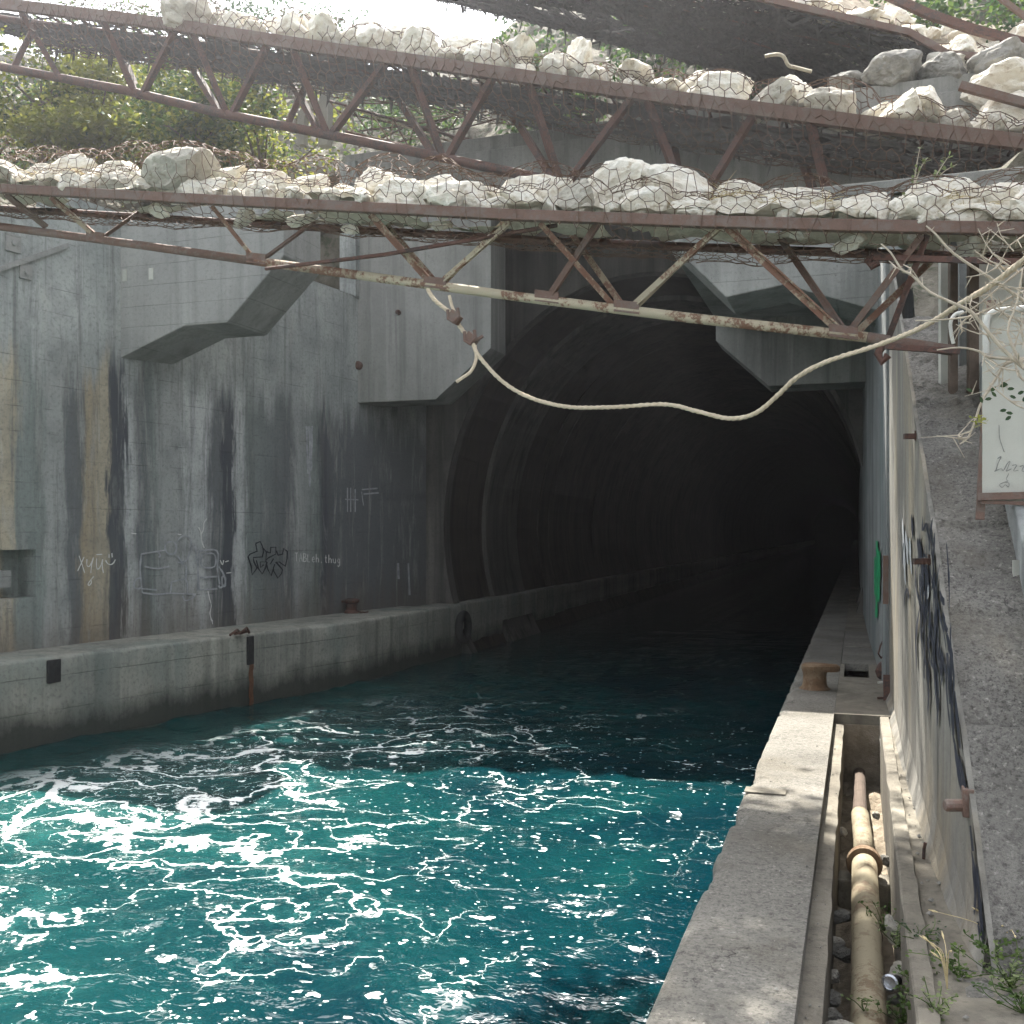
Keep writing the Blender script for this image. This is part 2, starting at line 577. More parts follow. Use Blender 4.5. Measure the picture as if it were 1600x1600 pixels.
# ---- water
def water_mat():
    t = NT('sea_water')
    c = t.coord()
    p = t.mapping(c, (1, 1, 0))
    w1 = t.noise(p, .55, 3, .5)
    w2 = t.noise(p, 2.4, 4, .6)

    def vadd(a, b):
        m = t.n('ShaderNodeVectorMath', operation='ADD')
        t.l(a, m.inputs[0]); t.l(b, m.inputs[1])
        return m.outputs[0]

    def vscale(a, k):
        m = t.n('ShaderNodeVectorMath', operation='SCALE')
        t.l(a, m.inputs[0]); m.inputs['Scale'].default_value = k
        return m.outputs[0]
    q = vadd(p, vadd(vscale(w1.outputs[1], 3.2), vscale(w2.outputs[1], .95)))
    v1 = t.n('ShaderNodeTexVoronoi', feature='DISTANCE_TO_EDGE')
    v1.inputs['Scale'].default_value = .62
    t.l(t.mapping(q, (.75, 1.35, 0)), v1.inputs['Vector'])
    v2 = t.n('ShaderNodeTexVoronoi', feature='DISTANCE_TO_EDGE')
    v2.inputs['Scale'].default_value = 1.7
    t.l(t.mapping(q, (.7, 1.5, 0), (3, 1, 0)), v2.inputs['Vector'])
    dens = t.noise(t.mapping(p, (1, 1, 0), (2, 7, 0)), .33, 4, .6)
    d2 = t.noise(t.mapping(p, (1, 1, 0), (8, 3, 0)), 1.5, 5, .7)
    X, Y, Z = t.sep(c)
    pos = t.maprange(t.math('ADD', X, t.math('MULTIPLY', Y, .12)), -10.5, 0.4, .19, -.20)
    dd = t.math('ADD', t.math('ADD', t.math('MULTIPLY', dens.outputs[0], .75), t.math('MULTIPLY', d2.outputs[0], .45)), pos)
    wd = t.maprange(dd, .48, .95, 0.0, .068)
    brk = t.noise(t.mapping(p, (1, 1.6, 0), (4, 4, 0)), 6.5, 4, .7).outputs[0]
    e1 = t.math('SUBTRACT', t.math('MULTIPLY', wd, t.maprange(brk, .25, .7, .25, 1.7)), v1.outputs['Distance'])
    e2 = t.math('SUBTRACT', t.math('MULTIPLY', wd, t.maprange(brk, .3, .7, 1.1, .2)), t.math('ADD', v2.outputs['Distance'], .012))
    f1 = t.maprange(e1, -.003, .010)
    f2 = t.maprange(e2, -.003, .010)
    soft = t.math('MULTIPLY', t.math('MAXIMUM', t.maprange(e1, -.10, .02), t.maprange(e2, -.06, .02)), t.maprange(brk, .35, .65, .05, .42))
    soft = t.math('MULTIPLY', soft, t.maprange(dd, .45, .75))
    # flecks: foam crumbs and painted sun glints
    v3 = t.n('ShaderNodeTexVoronoi')
    v3.inputs['Scale'].default_value = 5.5
    t.l(t.mapping(vadd(p, vscale(w2.outputs[1], .6)), (.8, 1.3, 0)), v3.inputs['Vector'])
    cs = t.sep(v3.outputs['Color'])
    rad = t.math('MULTIPLY', t.math('POWER', cs[0], 3.0), .34)
    keep = t.maprange(t.math('ADD', t.math('MULTIPLY', dd, .7), t.math('MULTIPLY', cs[1], .45)), .56, .62)
    f3 = t.math('MULTIPLY', t.maprange(t.math('SUBTRACT', rad, v3.outputs['Distance']), -.01, .02), keep)
    v4 = t.n('ShaderNodeTexVoronoi')
    v4.inputs['Scale'].default_value = 13
    t.l(t.mapping(p, (.8, 1.3, 0)), v4.inputs['Vector'])
    cs4 = t.sep(v4.outputs['Color'])
    f4 = t.math('MULTIPLY', t.maprange(t.math('SUBTRACT', t.math('MULTIPLY', t.math('POWER', cs4[0], 5.0), .32), v4.outputs['Distance']), -.02, .02), t.maprange(t.math('ADD', d2.outputs[0], t.math('MULTIPLY', pos, .1)), .40, .52))
    foam = t.math('MAXIMUM', t.math('MAXIMUM', f1, f2), t.math('MAXIMUM', f3, f4), True)  # this white is real foam and painted sun glitter together
    inside = t.math('MULTIPLY', t.maprange(Y, 23.0, 15.0), t.maprange(t.math('SUBTRACT', X, t.math('MULTIPLY', Y, .22)), -15.3, -13.2))  # thins foam where wall and portal shade falls, painting that shade in
    foam = t.math('MULTIPLY', foam, inside)
    # milky bubble patches, with the glow of lit water put into their colour
    milk = t.math('MULTIPLY', t.math('MAXIMUM', t.maprange(dd, .6, .95, 0.0, .6), t.math('MULTIPLY', soft, 1.6), True), inside)
    dv = t.math('ADD', t.math('MULTIPLY', t.math('SUBTRACT', t.noise(p, .28, 4, .6, .8).outputs[0], .5), 2.2), t.math('ADD', .42, t.math('MULTIPLY', pos, 2.0)), True)  # brighter left and darker right: light put into the water colour
    deep = t.mix(dv, (.0010, .016, .022), (.0035, .042, .041))
    body = t.mix(milk, deep, (.035, .15, .135))
    col = t.mix(foam, body, (.72, .74, .72))
    rip = t.noise(t.mapping(p, (1, 1.4, 1)), 4.0, 3, .5, .6)
    rip2 = t.noise(t.mapping(p, (1, 1.3, 1)), 1.7, 4, .55, .6)
    h = t.math('ADD', t.math('MULTIPLY', rip.outputs[0], .35), rip2.outputs[0])
    nrm = t.bump(h, .55, .13)
    nrm = t.bump(foam, .5, .02, nrm)
    rough = t.maprange(foam, 0, 1, .045, .7)
    m = t.fin(col, rough, nrm, 0, .5)
    t.b.inputs['IOR'].default_value = 1.33
    return m


M['water'] = water_mat()


def hillmat():
    t = NT('hillside_scrub')
    c = t.coord()
    n1 = t.noise(c, .5, 6, .65)
    n2 = t.noise(c, 3.0, 6, .7)
    col = t.mix(t.ramp(n1.outputs[0], [(.4, 0.0), (.6, 1.0)]), (.075, .068, .05), (.17, .155, .125))
    col = t.mix(t.ramp(n2.outputs[0], [(.5, 0.0), (.62, .8)]), col, (.03, .042, .018))
    return t.fin(col, .95, t.bump(n2.outputs[0], .8, .15), 0, .15)


M['hill'] = hillmat()

# ------------------------------------------------------------------ world, sun, camera
S_EL, S_AZ = R(58), R(24)
world = bpy.data.worlds.new('World')
sc.world = world
world.use_nodes = True
wn = world.node_tree
bg = wn.nodes['Background']
sky = wn.nodes.new('ShaderNodeTexSky')
sky.sky_type = 'NISHITA'
sky.sun_disc = False
sky.sun_elevation = S_EL
sky.sun_rotation = -S_AZ
sky.dust_density = 2.5
hs = wn.nodes.new('ShaderNodeHueSaturation')
hs.inputs['Saturation'].default_value = .25
wn.links.new(sky.outputs[0], hs.inputs['Color'])
wn.links.new(hs.outputs[0], bg.inputs[0])
bg.inputs[1].default_value = .13

sl = bpy.data.lights.new('sun', 'SUN')
sl.energy = 4.6
sl.angle = R(.53)
sl.color = (1, .95, .87)
so = bpy.data.objects.new('sun', sl)
COL.objects.link(so)
sdir = Vector((-math.sin(S_AZ) * math.cos(S_EL), math.cos(S_AZ) * math.cos(S_EL), math.sin(S_EL)))
so.rotation_euler = sdir.to_track_quat('Z', 'Y').to_euler()
so.location = sdir * 60

cd = bpy.data.cameras.new('camera')
cd.sensor_width = 36
cd.lens = 36
cd.shift_y = 32 / 1600
cd.clip_end = 2000
cd.clip_start = .05
co = bpy.data.objects.new('camera', cd)
COL.objects.link(co)
co.location = CAM
co.rotation_euler = (R(90), 0, TH)
sc.camera = co
sc.view_settings.view_transform = 'Standard'
sc.view_settings.look = 'None'
sc.view_settings.exposure = 2.12
sc.view_settings.gamma = 1
sc.render.engine = 'CYCLES'
sc.cycles.use_denoising = True
sc.cycles.max_bounces = 6
sc.cycles.diffuse_bounces = 4
sc.cycles.glossy_bounces = 3
sc.cycles.use_adaptive_sampling = True
sc.cycles.adaptive_threshold = .03
sc.cycles.sample_clamp_indirect = 6
sc.cycles.caustics_reflective = False
sc.cycles.caustics_refractive = False

# ------------------------------------------------------------------ water
def lines(*segs):
    out = []
    for a, b, st in segs:
        n = max(1, int(round((b - a) / st)))
        out += [a + (b - a) * i / n for i in range(n)]
    out.append(segs[-1][1])
    return out


wx = lines((-110, -60, 25), (-60, -20, 5), (-20, -14, .5), (-14, -.8, .13), (-.8, 1.5, .6))
wy = lines((-110, -40, 30), (-40, 0, 5), (0, 3, .5), (3, 25, .13), (25, 40, .5), (40, 300, 10))


def wz(x, y):
    k = 1.0 if y < 25 else max(.15, 1 - (y - 25) / 10)
    if x < -20 or y < 0:
        return (x, y, 0)
    a = .075 * noise.noise(Vector((x * .55, y * .75, 1.3))) + .05 * noise.noise(Vector((x * 1.3 + 3, y * 1.7, 4.1)))
    a += .022 * noise.noise(Vector((x * 3.1, y * 3.7, 9.1)))
    return (x, y, a * k)


mb = MB()
mb.grid(wx, wy, wz)
o = mb.build('water', M['water'], smooth=True)
tag(o, 'turquoise canal water streaked with white foam and painted sun glints', 'water', kind='structure')

# ------------------------------------------------------------------ left quay
EDGE = [(-40, -22), (2, -15.6), (13.7, -13.75), (22.8, -11.75), (27, -11.6), (30, -11.55), (305, -11.5)]


def edge_x(Y):
    for (a, b), (c, d) in zip(EDGE, EDGE[1:]):
        if Y <= c:
            return b + (d - b) * (Y - a) / (c - a)
    return EDGE[-1][1]


def quay_profile(Ys, edge, back, sgn, top, rough):
    """quay with a worn arris: rows over Y, columns over the section"""
    m = MB()
    sec = [(None, top), (.75, top), (.35, top), (.12, top), (.05, top), (.012, top - .02), (0, top - .07), (0, top - .3), (0, top - .7), (0, top - 1.1), (0, -2.5)]
    def fn(i, Y):
        o, z = sec[i]
        ex = edge(Y)
        x = back(Y) if o is None else ex + sgn * o
        if sgn > 0 and o is not None:
            x = min(x, back(Y)) if sgn > 0 else x
        p = Vector((x, Y, z))
        w = 0 if o is None or Y > 34 else rough
        nn = fbm(p * 2.3, 4)
        chip = max(0, fbm(Vector((1.7, Y * 2.1, 0)), 4) - .15) * .08 if 4 <= i <= 6 else 0
        if i >= 6:
            p.x += -sgn * w * nn * .8 + sgn * chip
        else:
            p.z += w * nn * .5 - chip
            if i in (4, 5):
                p.x += sgn * chip
        return p
    m.grid(list(range(len(sec))), Ys, fn)
    return m


def wall_x(Y):
    return WA.x + (Y - WA.y) * WD.x / WD.y


q = quay_profile(lines((-40, 4, 4), (4, 36, .16), (36, 304, 8)), edge_x, lambda Y: wall_x(Y) - .3 if Y < 28 else -12.4, -1, QZ, .03)
lq = q.build('quay', M['con_lquay'], smooth=True)
tag(lq, 'grey concrete quay ledge along the far left wall', 'quay', kind='structure')
# black blocks paint in the shade of notch holes, with real rust runs
for (px, py, w, h, run) in ((335, 1005, .22, .62, 1), (56, 1045, .3, .42, 0)):
    p = on_z(px, py, 1.3)
    Y = p.y
    X = edge_x(Y)
    m = MB()
    m.box((X - .02, Y - w / 2, QZ - .05 - h), (X + .035, Y + w / 2, QZ - .06))
    m.build('notch', M['rubber_shade_black'], lq, bevel=.01)  # near-black colour paints the shade inside the hole
    if run:
        m = MB()
        pts = [(X + .030, Y + .02 * math.sin(k * 2), QZ - .6 - k * .12) for k in range(9)]
        for a, b in zip(pts, pts[1:]):
            wv = .09
            m.add([(a[0], a[1] - wv, a[2]), (a[0], a[1] + wv, a[2]), (b[0], b[1] + wv * .9, b[2]), (b[0], b[1] - wv * .9, b[2])], [(0, 1, 2, 3)])
        m.build('rust_run', M['rust_stain'], lq)

# tyre fender
p = on_z(733, 985, .75)
m = MB()
cx = Vector((edge_x(p.y) + .14, p.y, .85))
n_, k_ = 28, 12
vs, fs = [], []
for i in range(n_):
    a = 2 * math.pi * i / n_
    for j in range(k_):
        b = 2 * math.pi * j / k_
        rr = .38 + .13 * math.cos(b)
        vs.append(cx + Vector((.12 * math.sin(b), rr * math.cos(a), rr * math.sin(a))))
for i in range(n_):
    for j in range(k_):
        fs.append((i * k_ + j, ((i + 1) % n_) * k_ + j, ((i + 1) % n_) * k_ + (j + 1) % k_, i * k_ + (j + 1) % k_))
m.add(vs, fs)
tag(m.build('tyre', M['rubber_shade_black'], smooth=True, origin=cx), 'black tyre hung as fender on the far quay face', 'tyre')

# small bollard on left quay
p = on_z(549, 958, QZ)
tt = thing('bollard', 'small dark iron bollard with cable scraps on the left ledge', 'bollard', p)
m = MB()
m.lathe(p, [(.2, 0), (.19, .05), (.15, .1), (.14, .26), (.22, .3), (.23, .36), (.12, .40)], 16)
m.build('post', M['iron'], tt, smooth=False, origin=p)
m = MB()
m.bar(p + Vector((-.35, 0, .3)), p + Vector((.05, 0, .36)), .06)
m.build('cross_bar', M['iron'], tt, origin=p)
m = MB()
m.tube([p + Vector((.15 + .05 * k, -.05 + .1 * math.sin(k), .03 + .02 * (k % 2))) for k in range(8)], .02, 5)
tag(m.build('wire_scrap', M['iron'], origin=p), 'dark cable scrap lying by the left ledge bollard', 'cable')
# scrap on the ledge
p = on_z(372, 992, QZ)
m = MB()
m.tube([p + Vector((.0, -.3, .02)), p + Vector((.05, -.1, .12)), p + Vector((.02, .05, .03)), p + Vector((.1, .18, .14)), p + Vector((.08, .3, .02))], .03, 5)
m.obox(p + Vector((.06, .02, .05)), (.09, 0, .02), (0, .14, 0), (0, 0, .03))
tag(m.build('scrap_metal', M['iron'], origin=p), 'bent bit of scrap metal above the rusty notch', 'scrap metal')

# ------------------------------------------------------------------ left wall
ang = math.atan2(WD.y, WD.x)
lw = bpy.data.objects.new('retaining_wall', None)
MBL = MB()


def wl(u, z, off=0.0):
    return (u, -off, z)


def rect(m, u0, u1, z0, z1, off=0):
    us = lines((u0, u1, .6))
    zs = lines((z0, z1, .6))
    m.grid(us, zs, lambda u, z: (u, -off + .012 * noise.noise(Vector((u * .7, z * .9, 2))), z))


H0, H1, HU0, HU1 = 2.52, 3.42, -.45, .76
TOP = 9.7
rect(MBL, -9, HU0, QZ - .6, TOP)
rect(MBL, HU0, HU1, QZ - .6, H0)
rect(MBL, HU0, HU1, H1, TOP)
rect(MBL, HU1, 15.2, QZ - .6, 10.35)
MBL.add([wl(HU0, H0), wl(HU1, H0), wl(HU1, H1), wl(HU0, H1), wl(HU0, H0, -.5), wl(HU1, H0, -.5), wl(HU1, H1, -.5), wl(HU0, H1, -.5)],
        [(0, 1, 5, 4), (1, 2, 6, 5), (2, 3, 7, 6), (3, 0, 4, 7), (4, 5, 6, 7)])
MBL.box((-9, .02, TOP - .4), (HU1, .6, TOP + .002))
MBL.box((-9, .55, 0), (15.2, .6, TOP - .4))
MBL.box((11.0, -.05, 10.3), (15.25, .5, 14.1))  # added upper block, closes a light leak beside the gate frame
me = bpy.data.meshes.new('retaining_wall')
me.from_pydata(MBL.v, [], MBL.f)
me.materials.append(M['con_left'])
lw = bpy.data.objects.new('retaining_wall', me)
COL.objects.link(lw)
lw.location = (WA.x, WA.y, 0)
lw.rotation_euler = (0, 0, ang)
# local -y must face the water
tag(lw, 'tall streaked concrete retaining wall with graffiti on the left', 'wall')
WM = Matrix.Translation((WA.x, WA.y, 0)) @ Matrix.Rotation(ang, 4, 'Z')
WMI = WM.inverted()


def wall_child(m, name, mat, label=None):
    """geometry given in world space, parented to the left wall"""
    mm = MB()
    mm.v = [tuple(WMI @ Vector(p)) for p in m.v]
    mm.f = m.f
    me = bpy.data.meshes.new(name)
    me.from_pydata(mm.v, [], mm.f)
    me.materials.append(mat)
    ob = bpy.data.objects.new(name, me)
    COL.objects.link(ob)
    ob.parent = lw
    if label:
        ob['label'] = label
    return ob


def smooth_line(pts, n=4):
    if len(pts) < 3:
        return [Vector(p) for p in pts]
    P = [Vector(p) for p in pts]
    out = []
    for i in range(len(P) - 1):
        p0, p1, p2, p3 = P[max(0, i - 1)], P[i], P[i + 1], P[min(len(P) - 1, i + 2)]
        for k in range(n):
            t = k / n
            out.append(.5 * ((2 * p1) + (p2 - p0) * t + (2 * p0 - 5 * p1 + 4 * p2 - p3) * t * t + (3 * p1 - p0 - 3 * p2 + p3) * t ** 3))
    out.append(P[-1])
    return out


def strokes(proj, lines_, w, off, nrm_up, smooth=True, taper=False):
    """paint strokes: flat ribbons on a wall, pixel polylines projected on it; w in pixels"""
    m = MB()
    for li, ln in enumerate(lines_):
        pts = smooth_line([(x, y, 0) for x, y in ln], 4) if smooth else [Vector((x, y, 0)) for x, y in ln]
        if len(pts) < 2:
            continue
        L, Rr = [], []
        o2 = off + .0007 * (li % 6)
        for i, p in enumerate(pts):
            a, b = pts[max(0, i - 1)], pts[min(len(pts) - 1, i + 1)]
            d = (b - a)
            if d.length < 1e-6:
                d = Vector((1, 0, 0))
            d.normalize()
            nn = Vector((-d.y, d.x, 0))
            ww = w * (.7 + .5 * noise.noise(Vector((p.x * .15, p.y * .15, li)))) / 2
            if taper:
                ww *= max(.08, math.sin(math.pi * (i + .3) / (len(pts) - .4))) ** .7
            L.append(proj(p.x + nn.x * ww, p.y + nn.y * ww, o2))
            Rr.append(proj(p.x - nn.x * ww, p.y - nn.y * ww, o2))
        n = len(pts)
        m.add(L + Rr, [(i, i + 1, n + i + 1, n + i) for i in range(n - 1)])
    return m


GO = .022
z1 = lambda pts: [(100 + x * .175, 780 + y * .175) for x, y in pts]     # from a x5.714 view at (100,780)
z2 = lambda pts: [(340 + x * .175, 780 + y * .175) for x, y in pts]
# handwriting in Cyrillic with a smile
L = [z1([(135, 505), (160, 580), (185, 660)]), z1([(180, 515), (150, 580), (122, 640)]),
     z1([(205, 535), (205, 590), (225, 600), (250, 560), (262, 520)]), z1([(262, 520), (245, 600), (240, 660)]), z1([(265, 690), (240, 720), (215, 755), (225, 770), (245, 745), (240, 725)]),
     z1([(292, 530), (290, 590), (300, 625), (325, 600), (345, 540)]), z1([(345, 535), (342, 600), (352, 660)]), z1([(290, 495), (340, 492)]),
     z1([(402, 490), (402, 522)]), z1([(428, 482), (430, 520)]), z1([(372, 545), (390, 575), (420, 583), (445, 565), (458, 538)])]
wall_child(strokes(on_left, L, 2.0, GO, None), 'graffiti', M['chalk'], 'white scrawled word with a smiling face')
# faded block shapes
L = [z1([(690, 490), (900, 455)]), z1([(690, 490), (680, 640), (700, 835)]), z1([(700, 835), (830, 850), (950, 840), (1180, 850)]), z1([(690, 700), (640, 720), (625, 780), (660, 800), (690, 790)]),
     z1([(905, 400), (940, 380), (985, 385), (1005, 430), (990, 480), (940, 490), (905, 450), (905, 400)]),
     z1([(1010, 380), (1040, 340), (1090, 325), (1130, 360), (1135, 430), (1110, 520), (1060, 560), (1010, 500)]),
     z1([(1140, 420), (1175, 430), (1180, 520), (1195, 620), (1190, 820)]), z1([(1205, 465), (1365, 460), (1370, 620), (1390, 760)]), z1([(1205, 470), (1200, 640), (1205, 810)]), z1([(1205, 810), (1370, 800)]),
     z1([(1380, 600), (1420, 660), (1440, 740), (1400, 790), (1380, 770)]), z1([(1410, 690), (1440, 700), (1440, 770), (1415, 770), (1410, 690)]),
     z1([(960, 740), (1090, 720), (1100, 840)]), z1([(960, 740), (950, 840)]), z1([(1060, 860), (1085, 905), (1150, 880), (1165, 850)]), z1([(1015, 560), (1090, 600), (1085, 720)]), z1([(1215, 700), (1370, 690)]), z1([(700, 800), (830, 810)]),
     z1([(720, 600), (830, 620), (940, 600)]), z1([(840, 470), (860, 500), (845, 520)]), z1([(1230, 490), (1340, 490), (1345, 600), (1230, 600), (1230, 490)])]
wall_child(strokes(on_left, L, 3.6, GO + .005, None), 'graffiti', M['chalk_dim'], 'faded pale outline of blocky letters')
L = [z1([(1275, 175), (1250, 210), (1245, 270), (1220, 320)]), z1([(1203, 250), (1222, 300), (1228, 370), (1252, 435)]), z1([(1285, 820), (1300, 890), (1315, 950), (1303, 1020), (1318, 1080), (1328, 1115)]),
     z1([(1310, 1070), (1330, 1090)]), z1([(1395, 545), (1415, 585), (1425, 545)]), z1([(1440, 560), (1470, 550)]), z1([(1450, 660), (1495, 655)]), z1([(600, 303), (645, 308)]), z1([(1015, 312), (1048, 316)])]
wall_child(strokes(on_left, L, 2.2, GO, None), 'graffiti', M['chalk'], 'thin white lightning scratches')
L = [z2([(340, 395), (380, 378), (400, 420), (410, 470), (400, 510)]), z2([(340, 395), (352, 465), (290, 490), (272, 515), (300, 600), (308, 675), (352, 615), (325, 560), (318, 520), (405, 515)]),
     z2([(345, 545), (365, 620), (398, 668), (430, 610), (440, 560)]), z2([(400, 430), (435, 470), (430, 560), (380, 560), (385, 610), (410, 585)]),
     z2([(440, 470), (470, 480), (475, 430), (520, 428), (520, 490), (460, 520), (430, 545), (450, 630), (478, 685), (510, 580), (470, 580), (500, 530)]),
     z2([(525, 460), (540, 500), (580, 490), (590, 440), (622, 465), (620, 530), (605, 598), (550, 560), (520, 560), (580, 630), (570, 665), (538, 705), (500, 640), (500, 600)])]
wall_child(strokes(on_left, L, 2.8, GO, None, False), 'graffiti', M['ink'], 'black outlined angular tag')


def letters(txt, x, y, w, h, sl=0.0):
    G = {'T': [[(0, 0), (1, 0)], [(.5, 0), (.5, 1)]], 'A': [[(0, 1), (.5, 0), (1, 1)], [(.25, .6), (.75, .6)]], 'B': [[(0, 0), (0, 1)], [(0, 0), (.8, .1), (.7, .4), (0, .48)], [(0, .48), (.95, .6), (.8, .95), (0, 1)]],
         'L': [[(0, .1), (0, 1), (.7, 1)]], 'e': [[(0, .7), (.8, .65), (.6, .35), (.15, .5), (.1, .85), (.5, 1), (.9, .9)]], 'h': [[(0, 0), (0, 1)], [(0, .6), (.5, .45), (.8, .6), (.8, 1)]],
         'I': [[(.3, .1), (.3, 1)]], 't': [[(.4, .1), (.4, .9), (.7, 1)], [(.1, .4), (.75, .4)]], 'n': [[(0, .45), (0, 1)], [(0, .6), (.5, .45), (.8, .6), (.8, 1)]], 'u': [[(0, .45), (.1, .9), (.5, 1), (.8, .8), (.8, .45), (.85, 1)]],
         'g': [[(.8, .5), (.3, .45), (.1, .7), (.4, .95), (.8, .8), (.8, .5), (.8, 1.2), (.4, 1.4), (.1, 1.25)]], '.': [[(.3, .92), (.4, 1)]], 'c': [[(.8, .55), (.3, .45), (.1, .75), (.4, 1), (.8, .9)]],
         'm': [[(0, .45), (0, 1)], [(0, .6), (.3, .45), (.45, .6), (.45, 1)], [(.45, .6), (.75, .45), (.95, .6), (.95, 1)]], ' ': []}
    out = []
    for i, ch in enumerate(txt):
        for ln in G.get(ch, []):
            out.append([(x + (i + .72 * a) * w, y + b * h + sl * i * w) for a, b in ln])
    return out


wall_child(strokes(on_left, letters('TABLeh.thug', 461, 864, 6.6, 13, .05), 1.75, GO, None, False), 'graffiti', M['chalk'], 'small white hand-lettered word')
wall_child(strokes(on_left, letters('cm', 57, 845, 9, 12), 1.4, GO, None, False), 'graffiti', M['pencil'], 'small dark letters above the niche')
L = [[(543, 762), (543, 800)], [(548, 762), (548, 800)], [(555, 764), (555, 800)], [(539, 780), (560, 781)], [(565, 765), (590, 763)], [(568, 772), (592, 770)], [(565, 768), (568, 790)]]
wall_child(strokes(on_left, L, 3.0, GO, None, False), 'graffiti', M['chalk_dim'], 'pale barred daub near the gate frame')
L = [[(479, 666), (480, 700), (481, 740)], [(483, 666), (484, 700), (484, 760)], [(487, 666), (487, 700), (486, 735)], [(622, 880), (623, 905)], [(638, 880), (640, 930)]]
wall_child(strokes(on_left, L, 4.5, GO, None), 'lime_run', M['chalk_dim'])
# plates and hooks on the wall
for (x, y, s) in ((20, 380, .16), (40, 425, .13)):
    p = on_left(x, y, .02)
    m = MB()
    m.obox(p, WD * s, WN * .02, Vector((0, 0, s)))
    m.lathe(p, [(.05, 0), (.05, .06)], 8, WN)
    wall_child(m, 'anchor_plate', M['con_frame'])
p = on_left(552, 800, .0)

# sloped haunch on top-left of the wall
m = MB()
a, b = on_left(-40, 434, .0), on_left(104, 384, .0)
m.bar(a + WN * .02, b + WN * .02, .09, .09)
wall_child(m, 'ledge', M['con_frame'])
# cable/pipe lying in the niche
m = MB()
p = on_left(-10, 905, -.25)
m.obox(p, WD * .25, WN * .15, Vector((0, 0, .16)))
wall_child(m, 'concrete_block', M['con_frame'])

# ------------------------------------------------------------------ portal frames
m = MB()
m.prism([(-14.9, 7.30), (-14.45, 7.36), (-12.9, 7.92), (-11.9, 7.92), (-10.6, 9.15), (-10.6, 10.3), (-14.9, 10.3)], 17.5, 18.95)
o = m.build('portal_frame', M['con_frame'], bevel=.025)
tag(o, 'chamfered concrete bracket beam of the front portal, on the left wall', 'portal', 'concrete frames over the canal')
pf = o
for (x, y) in ((195, 430), (236, 428)):
    m = MB()
    p = on_y(x, y, 17.49)
    m.obox(p, (.05, 0, 0), (0, .012, 0), (0, 0, .12))
    m.build('anchor_mark', M['white_paint'], pf)
m = MB()
m.prism([(-3.34, 9.4), (-3.34, 9.0), (-2.1, 7.70), (-1.15, 7.84), (.33, 7.30), (4.0, 7.28), (4.0, 9.4)], 17.5, 18.95)
m.box((-3.32, 18.952, 9.0), (4.0, 25.79, 9.38))  # added unseen roof slab, keeps sun off the quay and bollard behind
o = m.build('portal_frame', M['con_frame'], bevel=.025)
tag(o, 'chamfered concrete bracket beam of the front portal, on the right wall, plus added shading slab', 'portal', 'concrete frames over the canal')
m = MB()
m.prism([(-13.6, 7.37), (-10.9, 7.37), (-9.3, 8.68), (-9.3, 12.3), (-3.35, 12.3), (-3.35, 8.52), (-2.08, 7.33), (6.0, 7.33), (6.0, 14), (-13.6, 14)], 25.8, 27.0)
m.box((-13.7, 25.9, 14.003), (6.0, 29.9, 14.4))
gf = m.build('gate_frame', M['con_back'], bevel=.02)
tag(gf, 'tall rear concrete gate frame with wide slot in front of the tunnel', 'portal', 'concrete frames over the canal')
for (x, y, r) in ((560, 571, .12), (622, 488, .07)):
    p = on_y(x, y, 25.76)
    m = MB()
    m.lathe(p + Vector((0, .06, 0)), [(r, 0), (r, .1), (r * .6, .14)], 12, (0, -1, 0))
    m.build('anchor_bolt', M['iron'], gf)
# white pale corner strip
m = MB()

# head wall with bore opening
BC, BA, BZ, BB = -5.93, 6.23, 3.9, 7.4


def bore(a, k=0.0):
    return (BC + (BA + k) * math.cos(a), BZ + (BB + k) * math.sin(a))


m = MB()
N = 64
ins, outs = [], []
for i in range(N):
    a = 2 * math.pi * i / N
    x, z = bore(a)
    dx, dz = math.cos(a), math.sin(a)
    t = min((8.4 if dx > 0 else 8.4) / max(1e-6, abs(dx)), (10.3 if dz > 0 else 6.6) / max(1e-6, abs(dz)))
    ins.append((x, z))
    outs.append((BC + dx * t, BZ + dz * t))
vs = [(x, 29.4, z) for x, z in ins] + [(x, 29.4, z) for x, z in outs] + [(x, 29.9, z) for x, z in ins]
fs = []
for i in range(N):
    j = (i + 1) % N
    fs += [(i, j, N + j, N + i), (i, 2 * N + i, 2 * N + j, j)]
m.add(vs, fs)
tun = thing('tunnel', 'dark arched tunnel bore running away behind the gate frame', 'tunnel', (BC, 29.4, 0))
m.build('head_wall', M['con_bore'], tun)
# lining rings of changing radius
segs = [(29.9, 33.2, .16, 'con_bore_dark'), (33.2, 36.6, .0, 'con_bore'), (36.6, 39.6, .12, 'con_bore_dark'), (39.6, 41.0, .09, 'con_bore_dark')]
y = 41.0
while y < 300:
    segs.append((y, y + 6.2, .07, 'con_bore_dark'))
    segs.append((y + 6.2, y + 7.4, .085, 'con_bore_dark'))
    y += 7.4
groups = {'con_bore': MB(), 'con_bore_dark': MB()}
A2 = [2 * math.pi * i / N for i in range(N)]
pk = 0
for (y0, y1, k, mt) in segs:
    g = groups[mt]
    if abs(pk - k) > .001:
        vs = [(bore(a, pk)[0], y0, bore(a, pk)[1]) for a in A2] + [(bore(a, k)[0], y0, bore(a, k)[1]) for a in A2]
        g.add(vs, [(i, (i + 1) % N, N + (i + 1) % N, N + i) for i in range(N)])
    vs = [(bore(a, k)[0], y0, bore(a, k)[1]) for a in A2] + [(bore(a, k)[0], y1, bore(a, k)[1]) for a in A2]
    g.add(vs, [(i, (i + 1) % N, N + (i + 1) % N, N + i) for i in range(N)])
    pk = k
vs = [(bore(a, pk)[0], y1, bore(a, pk)[1]) for a in A2]
groups['con_bore_dark'].add(vs, [tuple(range(N))])
groups['con_bore'].build('lining', M['con_bore'], tun, origin=tun.location)
